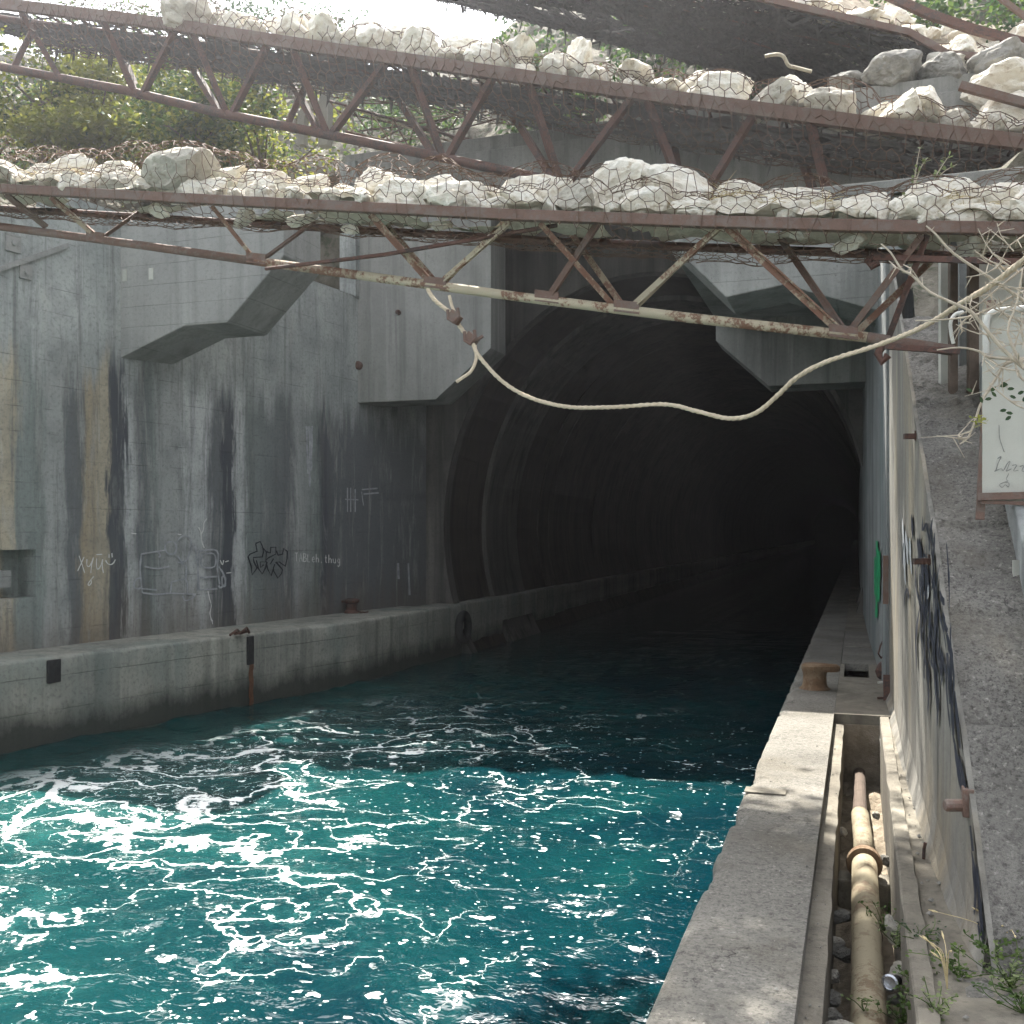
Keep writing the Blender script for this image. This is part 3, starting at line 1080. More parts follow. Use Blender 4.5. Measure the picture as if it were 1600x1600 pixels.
groups['con_bore_dark'].build('lining', M['con_bore_dark'], tun, origin=tun.location)
# faint tag on the lining
def on_bore(x, y, off):
    r = ray(x, y)
    lo, hi = 28.0, 40.0
    f = lambda t: (((CAM + r * t).x - BC) / (BA - off)) ** 2 + (((CAM + r * t).z - BZ) / (BB - off)) ** 2 - 1
    t = 33.0
    while f(t) > 0 and t < 60:
        t += .02
    while f(t) < 0 and t < 60:
        t += .02
    return CAM + r * t
# lamp far inside
p = at(1233, 903, 95)
m = MB()
m.lathe(p, [(.05, -.08), (.07, 0), (.05, .08)], 8)
t = NT('lamp_glow')
t.fin((.8, .8, .8))
t.b.inputs['Emission Color'].default_value = (.9, .95, 1, 1)
t.b.inputs['Emission Strength'].default_value = 6
tag(m.build('tunnel_lamp', t.m, origin=p), 'tiny distant white lamp shining deep in the tunnel', 'lamp')

# ------------------------------------------------------------------ right side: quay, trench, wing wall
XE = -.92
q = quay_profile(lines((-30, 2, 4), (2, 20, .09), (20, 36, .5), (36, 304, 8)), lambda Y: XE, lambda Y: -.27, 1, QZ, .018)
T0, T1 = -8, 13.0          # open trench along Y
q.add([(-.27, T0, QZ), (-.27, T1, QZ), (-.27, T1, QZ - .11), (-.27, T0, QZ - .11)], [(0, 1, 2, 3)])
rq = q.build('quay', M['con_quay'], smooth=False)
tag(rq, 'worn concrete quay slab along the right side of the canal', 'quay', kind='structure')
m = MB()
lip = lines((T0, 3, 1), (3, T1, .12))
m.grid([0, 1, 2, 3], lip, lambda i, Y: ((-.275, Y, 1.435), (-.20, Y, 1.43 + .008 * fbm((Y * 3, 0, 2))), (-.158 + .012 * fbm((Y * 2.5, 0, 0)), Y, 1.422), (-.158 + .006 * fbm((Y, 3, 0)), Y, .3))[i])
# right lip, kerb strip and rubble bench below the wall
m.grid([0, 1, 2, 3, 4, 5, 6], lip, lambda i, Y: ((.25, Y, .3), (.25 + .008 * fbm((Y * 2, 1, 0)), Y, 1.53), (.262, Y, 1.542), (.352 + .01 * fbm((Y * 3, 5, 0)), Y, 1.54),
                                                 (.36, Y, 1.50), (.45, Y, 1.50 + .02 * fbm((Y * 4, 2, 1))), (.95, Y, 1.50 + .03 * fbm((Y * 3, 7, 1))))[i])
# covered stretch behind the trench
m.box((-.268, 13.0, 1.43), (.62, 13.14, 1.548))
m.box((-.268, 13.141, .3), (.62, 16.4, 1.543))
m.box((-.268, 16.4, .3), (-.20, 18.0, 1.541))
m.box((-.268, 18.0, .3), (-.20, 24.0, 1.415))
m.box((.17, 16.4, .3), (.6, 18.0, 1.541))
m.box((.17, 18.0, .3), (.6, 24.0, 1.415))
m.box((-.268, 24, .3), (.5, 304, 1.543))
o = m.build('quay_edge', M['con_trench'])
tag(o, 'rough concrete lips of the open trench beside the quay', 'quay', kind='structure')
m = MB()
m.grid(lines((-.3, .3, .06)), lines((T0, 3, 1), (3, 24.0, .12)), lambda x, Y: (x, Y, .72 + .08 * fbm((x * 4, Y * 3, 0))))
m.box((-.27, 12.98, .3), (.3, 13.0, 1.43))
o = m.build('trench_floor', M['soil'])
tag(o, 'dirt floor in the pipe trench', 'ground', kind='structure')
# cover slabs
for i, (a, b) in enumerate(((18.05, 19.3), (19.34, 20.7), (20.74, 22.4), (22.44, 23.98))):
    m = MB()
    dz = (.006, .0, .012, .003)[i]
    m.box((-.262, a, 1.42), (.33, b, QZ + dz))
    lab = ('first trench cover slab, right behind the dark open hole', 'second trench cover slab beyond the hole', 'third trench cover slab beyond the hole', 'fourth trench cover slab, last before the tunnel gloom')[i]
    tag(m.build('cover_slab', M['con_quay'], bevel=.012, origin=(0, (a + b) / 2, 1.42)), 'flat concrete ' + lab, 'slab', 'trench cover slabs on the right quay')

# recess socket on the slab
p = on_z(1196, 1237, QZ)
m = MB()
m.box((p.x - .17, p.y - .09, QZ + .004), (p.x + .17, p.y + .09, QZ + .012))
m.build('socket', M['con_trench'], rq)

# wing wall: sloping top follows the ramp
CORN = [(1552, 1530), (1545, 1480), (1520, 1280), (1500, 1130), (1480, 1000), (1460, 850), (1437, 700), (1418, 575)]
ct = [on_right(x, y) for x, y in CORN]
ramp_pts = [(p.y, p.z) for p in ct]
# straight fit
y0r, z0r = 5.3, 1.52
y1r, z1r = ramp_pts[-1]
SL = (z1r - z0r) / (y1r - y0r)
print('ramp', [(round(a, 2), round(b, 2)) for a, b in ramp_pts], 'slope', SL)


def ramp_z(Y):
    if Y <= ramp_pts[0][0]:
        return max(1.0, ramp_pts[0][1])
    for (a, b), (c, d) in zip(ramp_pts, ramp_pts[1:]):
        if Y <= c:
            return b + (d - b) * (Y - a) / max(1e-4, c - a)
    return ramp_pts[-1][1] + (Y - ramp_pts[-1][0]) * .55


YW0, YW1 = ramp_pts[0][0], 14.6
ys = lines((YW0, YW1, .15))
TOPZ = lambda Y: min(ramp_z(Y), 7.9 if Y < 13 else 9)
m = MB()
zz = [0, .06, .12, .2, .3, .45, .6, .75, .9, 1]
def wf(i, Y):
    top = TOPZ(Y)
    z = 1.3 + (top - 1.3) * zz[i]
    cov = .05 * max(0, 1 - (z - 1.5) / .22) ** 2          # plaster coving at the foot
    p = Vector((rw_x(Y), Y, z))
    return (p.x - cov + .006 * fbm(p * 1.5), Y, z)
m.grid(list(range(len(zz))), ys, wf)
m.grid([0, 1], ys, lambda i, Y: (rw_x(Y) + .03 * i, Y, TOPZ(Y)))
m.add([(rw_x(YW1), YW1, 1.3), (rw_x(YW1) + .2, YW1, 1.3), (rw_x(YW1) + .2, YW1, TOPZ(YW1)), (rw_x(YW1), YW1, TOPZ(YW1))], [(0, 1, 2, 3)])
m.add([(rw_x(YW0), YW0, 1.3), (rw_x(YW0) + .2, YW0, 1.3), (rw_x(YW0) + .2, YW0, TOPZ(YW0)), (rw_x(YW0), YW0, TOPZ(YW0))], [(0, 1, 2, 3)])
ww = m.build('wing_wall', M['con_wing'], smooth=False)
tag(ww, 'pale sloping-topped wing wall with navy graffiti right of the quay', 'wall')


def wing(lines_, w, mat, label, sm=True):
    ob = strokes(lambda x, y, o: on_right(x, y, o), lines_, w, .014, None, sm, True).build('graffiti', mat, ww)
    ob['label'] = label
    return ob


zw = lambda pts: [(1340 + x * .1625, 800 + y * .1625) for x, y in pts]
L = [zw([(625, 40), (625, 180), (660, 110), (680, 200)]), zw([(720, 60), (705, 200), (740, 380)]), zw([(655, 130), (690, 260), (690, 380)]), zw([(600, 210), (600, 400), (645, 560), (700, 760)]), zw([(650, 400), (620, 520), (640, 700)]),
     zw([(740, 200), (735, 340), (720, 480)]), zw([(560, 430), (560, 700), (600, 900), (610, 1100), (625, 1400)]), zw([(600, 520), (610, 700), (670, 850), (640, 960), (650, 1260)]), zw([(690, 520), (720, 680), (745, 800), (760, 1000), (780, 1260)]),
     zw([(790, 500), (755, 700), (770, 860), (790, 1000), (830, 1160), (850, 1330)]), zw([(690, 860), (700, 1040), (680, 1250), (690, 1400), (660, 1500)]), zw([(640, 1380), (660, 1450), (680, 1540), (690, 1600)]),
     zw([(730, 860), (740, 1100), (735, 1400), (740, 1600)]), zw([(810, 1330), (830, 1470), (860, 1600)]), zw([(780, 1300), (800, 1440), (790, 1600)]), zw([(600, 900), (575, 1060), (560, 1250), (570, 1500)]),
     zw([(445, 920), (455, 800), (475, 740), (490, 800), (480, 860)]), zw([(640, 1420), (640, 1600)]), zw([(520, 20), (525, 140), (530, 260)]), zw([(440, 300), (430, 500)])]
rg = random.Random(4)
for _ in range(34):
    x0_, y0_ = rg.uniform(1436, 1484), rg.uniform(830, 1060)
    x0_ += (y0_ - 900) * .06
    ln_ = rg.uniform(30, 110)
    L.append([(x0_, y0_), (x0_ + rg.uniform(-3, 4), y0_ + ln_ * .5), (x0_ + rg.uniform(-2, 8), y0_ + ln_)])
wing(L, 3.8, M['navy'], 'navy spray letters stretched along the wing wall')
L = [zw([(790, 760), (820, 860), (830, 900)]), zw([(820, 960), (840, 1080), (860, 1160)]), zw([(860, 1160), (880, 1290), (905, 1400), (900, 1590)]), [(1484, 1060), (1488, 1120), (1490, 1160)], [(1492, 1080), (1497, 1140), (1500, 1170)], [(1480, 1020), (1484, 1100)],
     [(1490, 1150), (1497, 1200), (1503, 1240)], [(1498, 1180), (1505, 1215), (1509, 1250)], [(1518, 1330), (1522, 1360), (1524, 1400), (1522, 1430)], [(1526, 1350), (1530, 1400), (1534, 1450), (1536, 1480)], [(1516, 1290), (1520, 1330)], [(1528, 1440), (1533, 1480)]]
wing(L, 7.5, M['navy'], 'dark navy drips along the sloping edge', True)
L = [zw([(430, 60), (440, 250), (450, 500), (460, 700)]), zw([(460, 180), (475, 350), (480, 500)]), zw([(500, 250), (505, 420), (520, 600)]), zw([(660, 640), (675, 760), (670, 840)])]
wing(L, 5.0, M['chalk_dim'], 'pale lavender spray haze beside the navy letters')
L = [[(1374, 845), (1375, 880), (1374, 920), (1373, 965)], [(1377, 860), (1378, 900), (1377, 940)], [(1371, 870), (1371, 930)]]
m = strokes(lambda x, y, o: on_right(x, y, o), L, 5.0, .02, None)
gs = m
# far part of right wall
m = MB()
ys = lines((14.62, 36, .5), (36, 304, 8))
zs2 = lines((1.2, 10.3, .6))
m.grid(zs2, ys, lambda z, Y: (rw_x(Y) - .035 + .006 * fbm((Y, z, 3)), Y, min(z, 8.3 if Y < 17.3 else 9.38 if Y < 25.75 else 10.3)))
m.add([(rw_x(14.62) - .035, 14.62, 1.2), (rw_x(14.62) + .3, 14.62, 1.2), (rw_x(14.62) + .3, 14.62, 8.3), (rw_x(14.62) - .035, 14.62, 8.3)], [(0, 1, 2, 3)])
m.box((.25, 27.05, 10.2), (.9, 29.9, 14.0))  # added block that seals the light leak on this side
sw = m.build('side_wall', M['con_side'])
tag(sw, 'grey damp side wall running into the tunnel on the right', 'wall')
o = gs.build('graffiti', M['green_spray'], sw)
for v in o.data.vertices:
    v.co.x -= .04
o['label'] = 'bright green spray patch'
m = MB()
for (x, y, s) in ((1352, 0, 0),):
    pass
# rusty strip and pipe in the joint
m = MB()
p = on_right(1384, 868, .05)
q2 = on_right(1388, 950, .05)
m.bar(p, Vector((p.x, p.y, q2.z)), .07, .05)
tag(m.build('steel_strip', M['rust'], origin=p), 'rusty steel strip standing in the wall joint by the green patch', 'steel strip')
# iron spikes in the wing wall
for (x, y, lab, s) in ((1432, 682, 'short dark iron spike high on the wing wall', 1), (1454, 877, 'short iron stub in the middle of the navy graffiti', 1.2)):
    p = on_right(x, y)
    m = MB()
    m.bar(p + Vector((.05, .0, 0)), p + Vector((-.10 * s, -.05, 0)), .045)
    m.bar(p + Vector((.01, .03, -.03)), p + Vector((.01, .03, .05)), .05)
    tag(m.build('iron_spike', M['iron'], origin=p), lab, 'iron spike', 'iron stubs in the wing wall')
p = on_right(1512, 1258)
tt = thing('wall_bracket', 'rusty bolt bracket clamped on the sloping wall edge', 'bracket', p)
m = MB()
m.obox(p + Vector((.0, 0, .02)), (.03, 0, 0), (0, .05, 0), (0, 0, .08))
m.obox(p + Vector((.035, .03, -.10)), (.012, 0, 0), (0, .04, 0), (0, 0, .07))
m.build('plate', M['rust'], tt, bevel=.006, origin=p)
m = MB()
m.lathe(p + Vector((-.02, -.01, .0)), [(.035, 0), (.035, .10), (.028, .11)], 10, (-1, -.35, 0))
m.build('bolt', M['rust'], tt, origin=p)
# iron junk by the wall
p = on_z(1386, 1095, QZ)
m = MB()
m.bar(p + Vector((0, 0, 0)), p + Vector((0, .1, .32)), .09)
m.bar(p + Vector((-.12, 0, .03)), p + Vector((.1, 0, .05)), .03)
m.bar(p + Vector((.05, .08, 0)), p + Vector((.06, .1, .25)), .04)
m.tube([p + Vector((.02, .12, .3)), p + Vector((.06, .1, .2)), p + Vector((.02, .05, .1)), p + Vector((.06, 0, .02))], .018, 6)
tag(m.build('scrap_iron', M['rust_dark'], origin=p), 'upright rusty scrap iron at the wall foot by trench end', 'scrap iron')
p = on_z(1376, 1062, QZ)
m = MB()
m.lathe(p + Vector((0, 0, .02)), [(.05, 0), (.11, .08), (.10, .2), (.05, .3)], 10, (.35, .5, 1))
m.tube([p + Vector((.04, .1, .25)), p + Vector((.08, .2, .4)), p + Vector((.06, .2, .5))], .03, 6)
tag(m.build('iron_casting', M['iron'], origin=p), 'dark lump of iron casting leaning at the wall beside the hole', 'scrap iron')
m = MB()
pp = on_z(1378, 1066, QZ + .02)
m.obox(pp, (.06, .0, .01), (0, .03, 0), (0, 0, .012))
tag(m.build('paper_scrap', M['white_paint'], origin=pp), 'white litter scrap in front of the iron casting', 'litter')
p = on_right(1379, 1015, .03)
m = MB()
m.tube([p + Vector((0, 0, .12)), p + Vector((-.03, -.05, .06)), p + Vector((-.06, -.1, -.05)), p + Vector((-.02, -.05, -.12)), p + Vector((0, 0, -.1))], .012, 6)
tag(m.build('iron_hook', M['iron'], origin=p), 'small dark iron hook on the wall above the hole', 'hook')
# rebar stubs
for (x, y0_, y1_, lab) in ((1443, 1342, 1316, 'nearer rusty rebar stub standing on the trench kerb'), (1409, 1174, 1158, 'farther rusty rebar stub standing on the trench kerb')):
    p = on_z(x, y0_, 1.5)
    d = (p - CAM).dot(FW)
    h = (y0_ - y1_) / 1600 * d
    m = MB()
    m.tube([p, p + Vector((.003, 0, h * .6)), p + Vector((.012, .0, h))], .011, 6)
    tag(m.build('rebar', M['iron'], origin=p), lab, 'rebar', 'rebar stubs along the trench')

# bollard
p = on_z(1273, 1076, QZ)
tt = thing('bollard', 'squat rusty mooring bollard with a hooked head on right quay', 'bollard', p)
m = MB()
m.lathe(p, [(.215, 0), (.21, .012), (.185, .025), (.165, .07), (.158, .18), (.165, .24), (.175, .28)], 24)
m.build('post', M['bollard'], tt, smooth=False, origin=p)
m = MB()
prof = []
n = 28
for k in range(n):
    a = 2 * math.pi * k / n
    r = .175 + (.15 * max(0, math.cos(a)) ** 3)
    prof.append((r * math.cos(a), .175 * math.sin(a) * (1 - .2 * max(0, math.cos(a)))))
base = len(m.v)
rings = [(1.0, .0), (1.05, .04), (1.05, .085), (.92, .115), (.5, .125)]
zb = [0, .03, .085, .115, .125]
for (s_, h) in rings:
    for (x, y) in prof:
        dz = .06 * max(0, x / .36) if h < .03 else 0
        m.v.append((p.x + x * s_, p.y + y * s_, p.z + .25 + h * .9))
for i in range(len(rings) - 1):
    for k in range(n):
        a, b = i * n + k, i * n + (k + 1) % n
        m.f.append((a, b, b + n, a + n))
m.f.append(tuple(reversed(range(n))))
m.f.append(tuple((len(rings) - 1) * n + k for k in range(n)))
m.build('head', M['bollard'], tt, origin=p)

# pipe in the trench
PZ = 1.05
tt = thing('pipe', 'cream painted pipe lying in the open trench', 'pipe', (.055, 6, PZ))
m = MB()
m.tube([(.065, 2.5, PZ), (.06, 6, PZ), (.052, 8.75, PZ + .01)], .098, 24)
m.build('near_pipe', M['pipe'], tt, smooth=True, origin=tt.location)
m = MB()
m.lathe((.052, 8.72, PZ + .01), [(.10, 0), (.135, .012), (.142, .05), (.135, .10), (.10, .12)], 24, (0, 1, 0))
m.build('flange', M['bollard'], tt, origin=tt.location)
m = MB()
m.tube([(.05, 8.8, PZ + .01), (.045, 9.4, PZ + .02), (.03, 10.0, PZ + .0), (.022, 10.5, PZ - .05)], .082, 24)
m.build('far_pipe', M['pipe'], tt, smooth=True, origin=tt.location)
m = MB()
m.tube([(.022, 10.45, PZ - .05), (.02, 11.5, PZ - .14), (.02, 13.0, PZ - .2)], .07, 16)
m.build('shade_toned_pipe', M['wood_dark'], tt, origin=tt.location)  # dark tone paints in the shade on this end of the pipe
for yy in (5.35, 7.2):
    m = MB()
    m.lathe((.06, yy, PZ + .001), [(.0985, 0), (.1005, .004), (.0985, .012)], 24, (0, 1, 0))
    m.build('weld_seam', M['rust'], tt, origin=tt.location)
# concrete saddle under flange
m = MB()
m.box((-.15, 8.66, .7), (.245, 8.9, .95))
tag(m.build('pipe_saddle', M['con_trench'], bevel=.02), 'rough concrete saddle block under the pipe flange', 'block')

# torch
p = on_z(1392, 1535, 1.12)
tt = thing('torch', 'black torch with a silver lens dropped between the pipe and stones', 'torch', p)
ax = Vector((-.25, -.9, .25)).normalized()
m = MB()
m.lathe(p, [(.03, -.14), (.032, -.05), (.045, -.01), (.047, .02)], 18, ax)
m.build('body', M['rubber_shade_black'], tt, origin=p)
m = MB()
m.lathe(p + ax * .0205, [(.048, 0), (.048, .012), (.036, .016), (.034, .006), (.012, .004)], 18, ax)
m.build('lens_ring', M['steel'], tt, origin=p)

rnd = random.Random(17)
m = MB()
for k in range(150):
    Y = rnd.uniform(4, 16)
    x = rnd.choice((rnd.uniform(.37, .5), rnd.uniform(.37, .5), rnd.uniform(-.85, -.3), rnd.uniform(-.26, -.17)))
    zb_ = 1.51 if x > .3 else QZ + .004 if x < -.275 else 1.432
    r_ = rnd.uniform(.006, .02) * (1.3 if x > .3 else .8)
    c_ = Vector((x, Y, zb_ + r_ * .4))
    d1 = Vector((rnd.gauss(0, 1), rnd.gauss(0, 1), 0)).normalized()
    d2 = Vector((-d1.y, d1.x, 0))
    m.add([c_ + d1 * r_, c_ + d2 * r_ * .7, c_ - d1 * r_, c_ - d2 * r_ * .8, c_ + UP * r_ * .7, c_ - UP * r_ * .5], [(0, 1, 4), (1, 2, 4), (2, 3, 4), (3, 0, 4), (1, 0, 5), (2, 1, 5), (3, 2, 5), (0, 3, 5)])
tag(m.build('grit', M['rock_dim']), 'loose grit and crumbs along the quay and kerb', 'grit', kind='stuff')

# ------------------------------------------------------------------ ramp and banks
m = MB()


def ramp_f(s, Y):
    x0 = rw_x(Y) + .025
    x1 = 1.5
    x = x0 + (x1 - x0) * s
    z = ramp_z(Y) - .006
    p = Vector((x, Y, z))
    k = min(1, s * 8)
    dz = .008 * fbm(p * 7, 4) * k
    if Y > 8.9:
        dz += max(0, fbm(p * 6 + Vector((3, 3, 3)), 4)) * .07 * min(1, (Y - 8.9) / .5)
    for jy in (5.75, 6.6, 7.3, 8.1):
        if abs(Y + .03 * fbm((x * 3, 0, jy)) - jy) < .022:
            dz -= .03
    return (x, Y, z + dz)


m.grid([i / 24 for i in range(25)], lines((YW0 + .0, 12.0, .035)), ramp_f)
o = m.build('ramp', M['con_ramp'])
tag(o, 'steep pitted concrete ramp with cracks right of the wing wall', 'ramp', kind='structure')
# parapet on the right of the ramp
m = MB()
pl = [(Y, ramp_z(Y) - .2) for Y in lines((YW0 + .2, 10, .5))]
pt = [(Y, z + .2 + .30 + .05 * fbm((Y, 0, 0))) for Y, z in pl]
m.prism_x(pl + list(reversed(pt)), 1.03, 1.28)
tag(m.build('parapet', M['con_side'], bevel=.02), 'grey sloping parapet wall on the far right of the ramp', 'wall')
m = MB()
p = at(1597, 895, 6.9)
m.obox(p, (.06, .02, 0), (0, .02, 0), (0, 0, .085))
tag(m.build('plate', M['white_paint'], origin=p), 'pale metal plate on the parapet at the right edge', 'plate')
# floor right of the trench near the camera
m = MB()
m.grid(lines((.5, 6, .1)), lines((-8, YW0 + .05, .15)), lambda x, Y: (x, Y, 1.495 + .03 * fbm((x * 3, Y * 3, 0)) + max(0, x - 1.6) * .35))
tag(m.build('bank_ground', M['con_ramp']), 'rough concrete ground at the foot of the ramp', 'ground', kind='structure')


def right_hill(x, Y):
    z = ramp_z(min(Y, 11.9)) + max(0, Y - 11.9) * .55 - .05
    z += max(0, x - 1.5) * .55 + .35 * fbm((x * .5, Y * .5, 4))* min(1, max(0, (x - 1.2) / 1.5))
    rr_ = .5 * fbm((x * 1.1, Y * 1.1, 8), 5) * min(1, max(0, (x - 1.2)))
    if Y > 17:
        z = min(z, 9.3 + max(0, x - 1.5) * .6 + (0 if Y < 25 else (Y - 25) * .5))
    if Y <= 17.4:
        z = min(z, 8.25 + max(0, x - 1.5) * .5)
    z += rr_
    if x < 1.0:
        z = min(z, 10.2) if Y < 28.3 else z
    return (x, Y, z)


m = MB()
m.grid(lines((1.25, 8, .3), (8, 60, 3)), lines((YW0, 30, .4)), right_hill)
m.grid(lines((.60, 1.25, .1)), lines((11.98, 14.5, .15)), lambda x, Y: (x, Y, min(ramp_z(Y), 8.2) + .12 * fbm((x * 4, Y * 4, 1))))
m.grid(lines((.42, 1.25, .1)), lines((14.5, 17.45, .4)), lambda x, Y: (x, Y, 8.25))
m.grid(lines((.42, 1.25, .1)), lines((18.98, 25.78, .4)), lambda x, Y: (x, Y, 8.6))
o = m.build('hillside', M['hill'])
tag(o, 'rocky right bank above the ramp', 'hill', kind='structure')


def left_hill(s, Y):
    x0 = wall_x(Y) - .5
    x = x0 - s
    return (x, Y, 9.4 + .30 * s + .4 * fbm((x * .3, Y * .3, 2)) * min(1, s))


m = MB()
m.grid(lines((0, 8, .5), (8, 70, 4)), lines((-30, 28, 1)), left_hill)
o = m.build('hillside', M['hill'])
tag(o, 'wooded left bank above the retaining wall', 'hill', kind='structure')


def top_hill(x, Y):
    s = max(0, Y - 30)
    z = 13.9 + .92 * s
    cap = 55 if x > -12 else 55 - (min(40, -12 - x) / 12) ** .6 * 26
    cap = max(cap, 29)
    if z > cap:
        z = cap + (z - cap) * .12
    if x < -14:
        k = min(1, (-14 - x) / 7)
        lo = 9.4 + .35 * (-14 - x) + .75 * s
        if lo > cap:
            lo = cap + (lo - cap) * .1
        z = z * (1 - k) + lo * k
    return (x, Y, z + min(1, s / 2) * (.9 * fbm((x * .22, Y * .22, 9)) + .35 * fbm((x * .9, Y * .9, 3))))


m = MB()
m.grid(lines((-90, -30, 3), (-30, 10, .5), (10, 60, 4)), lines((28, 30, 1), (30, 60, .5), (60, 130, 5)), top_hill)
m.grid([-90, -60, -30, -14.2], [10, 11], lambda x, Y: (x, 28.2, 6 if Y == 10 else 15 if x > -15 else 12))
o = m.build('hillside', M['hill'])
tag(o, 'scrubby slope above the tunnel', 'hill', kind='structure')

# ------------------------------------------------------------------ rocks
def rock_mesh(seed, name):
    bm = bmesh.new()
    bmesh.ops.create_icosphere(bm, subdivisions=4, radius=1)
    rnd = random.Random(seed)
    planes = []
    for _ in range(15):
        d = Vector((rnd.gauss(0, 1), rnd.gauss(0, 1), rnd.gauss(0, 1))).normalized()
        planes.append((d, rnd.uniform(.48, .92)))
    off = Vector((seed * 3.7, seed * 1.3, seed * 2.1))
    for v in bm.verts:
        p = v.co.copy()
        k = 1.0
        for d, h in planes:
            c = p.normalized().dot(d)
            if c > 0:
                k = min(k, h / c)
        k = min(k, 1.08)
        q = p * k
        q *= 1 + .13 * fbm(p * 1.7 + off, 3) - .10 * abs(noise.noise(p * 2.6 + off)) + .05 * fbm(p * 6 + off, 4)
        v.co = q
    me = bpy.data.meshes.new(name)
    bm.to_mesh(me)
    bm.free()
    return me


ROCKS = [rock_mesh(i + 1, 'rock') for i in range(9)]
ROCKSETS = {}
for k in ('rock', 'rock_grey', 'rock_dim'):
    lst = []
    for me in ROCKS:
        c = me.copy()
        c.name = 'rock'
        c.materials.append(M[k])
        lst.append(c)
    ROCKSETS[k] = lst
ORD = ['first', 'second', 'third', 'fourth', 'fifth', 'sixth', 'seventh', 'eighth', 'ninth', 'tenth', 'eleventh', 'twelfth', 'thirteenth', 'fourteenth', 'fifteenth', 'sixteenth',
       'seventeenth', 'eighteenth', 'nineteenth', 'twentieth', 'twenty-first', 'twenty-second', 'twenty-third', 'twenty-fourth', 'twenty-fifth', 'twenty-sixth', 'twenty-seventh', 'twenty-eighth', 'twenty-ninth', 'thirtieth',
       'thirty-first', 'thirty-second', 'thirty-third', 'thirty-fourth', 'thirty-fifth', 'thirty-sixth', 'thirty-seventh', 'thirty-eighth', 'thirty-ninth', 'fortieth', 'forty-first', 'forty-second']


def rock(loc, size, label, group, mat='rock', rnd=random, rz=None, name='rock'):
    me = rnd.choice(ROCKSETS[mat])
    o = bpy.data.objects.new(name, me)
    COL.objects.link(o)
    o.location = loc
    o.scale = size
    o.rotation_euler = (rnd.uniform(-.35, .35), rnd.uniform(-.35, .35), rnd.uniform(0, 6.28) if rz is None else rz)
    return tag(o, label, 'rock', group)


# ------------------------------------------------------------------ chicken wire
def hexnet(fn, U, V, cell, r, jitter=.18, keep=1.0, seed=1, hole=None):
    """hexagonal wire mesh over (u,v) in [0,U]x[0,V]; fn maps to space"""
    rnd = random.Random(seed)
    m = MB()
    s = cell / math.sqrt(3)              # hexagon side
    nodes = {}

    def node(u, v):
        k = (round(u / s * 4), round(v / s * 4))
        if k not in nodes:
            nodes[k] = fn(u + rnd.uniform(-1, 1) * jitter * s, v + rnd.uniform(-1, 1) * jitter * s)
        return nodes[k]
    nu, nv = int(U / cell), int(V / (1.5 * s))
    for j in range(nv):
        v = j * 1.5 * s
        for i in range(nu):
            u = (i + .5 * (j % 2)) * cell
            if hole and hole(u, v):
                continue
            a = (u, v + s * .5)
            b = (u + cell / 2, v)
            c = (u + cell, v + s * .5)
            d = (u, v + 1.5 * s)
            for p, q in ((a, b), (b, c), (a, d)):
                if rnd.random() > keep:
                    continue
                P, Q = node(*p), node(*q)
                m.tube([P, Q], r, 3, False)
    return m


def interp(pts, x):
    """piecewise-linear z along sorted (x, ...) rows"""
    if x <= pts[0][0]:
        a, b = pts[0], pts[1]
    elif x >= pts[-1][0]:
        a, b = pts[-2], pts[-1]
    else:
        for a, b in zip(pts, pts[1:]):
            if x <= b[0]:
                break
    t = (x - a[0]) / (b[0] - a[0])
    return [a[i] + (b[i] - a[i]) * t for i in range(1, len(a))]


# ------------------------------------------------------------------ front truss
YF, YM, YB = 9.0, 9.43, 9.95
K1 = .78
top_px = [(-620, 262), (-260, 277), (0, 290), (300, 306), (560, 319), (820, 332), (1080, 341), (1330, 348), (1600, 353), (1700, 354)]
tf = [on_y(x, y + 5, YF) for x, y in top_px]
TF = [(p.x, p.z) for p in tf]
bot_px = [(-620, 276), (-260, 321), (0, 354), (168, 376), (400, 408), (560, 430), (820, 465), (1080, 497), (1355, 527), (1490, 548)]
bt = [on_y(x, y, YM) for x, y in bot_px]
t1 = thing('truss', 'rusty cream-flaked steel truss spanning the canal in front', 'truss', tf[4], 'steel trusses over the canal')
O1 = t1.location
m = MB()
for a, b in zip(tf, tf[1:]):
    m.bar(a, b + (b - a) * .004, .08, .10)
m.build('top_chord', M['rust'], t1, bevel=.01, origin=O1)
m = MB()
tb = [Vector((p.x, YB, p.z + .02)) for p in tf]
m.tube(tb, .043, 8)
m.build('top_chord', M['rust_dark'], t1, origin=O1)
for i, (sl_, mt) in enumerate(((slice(0, 5), 'rust'), (slice(4, 6), 'cream_rust'), (slice(5, 9), 'cream'), (slice(8, 10), 'rust'))):
    m = MB()
    m.tube(bt[sl_], .048, 10)
    m.build('bottom_chord', M[mt], t1, smooth=True, origin=O1)
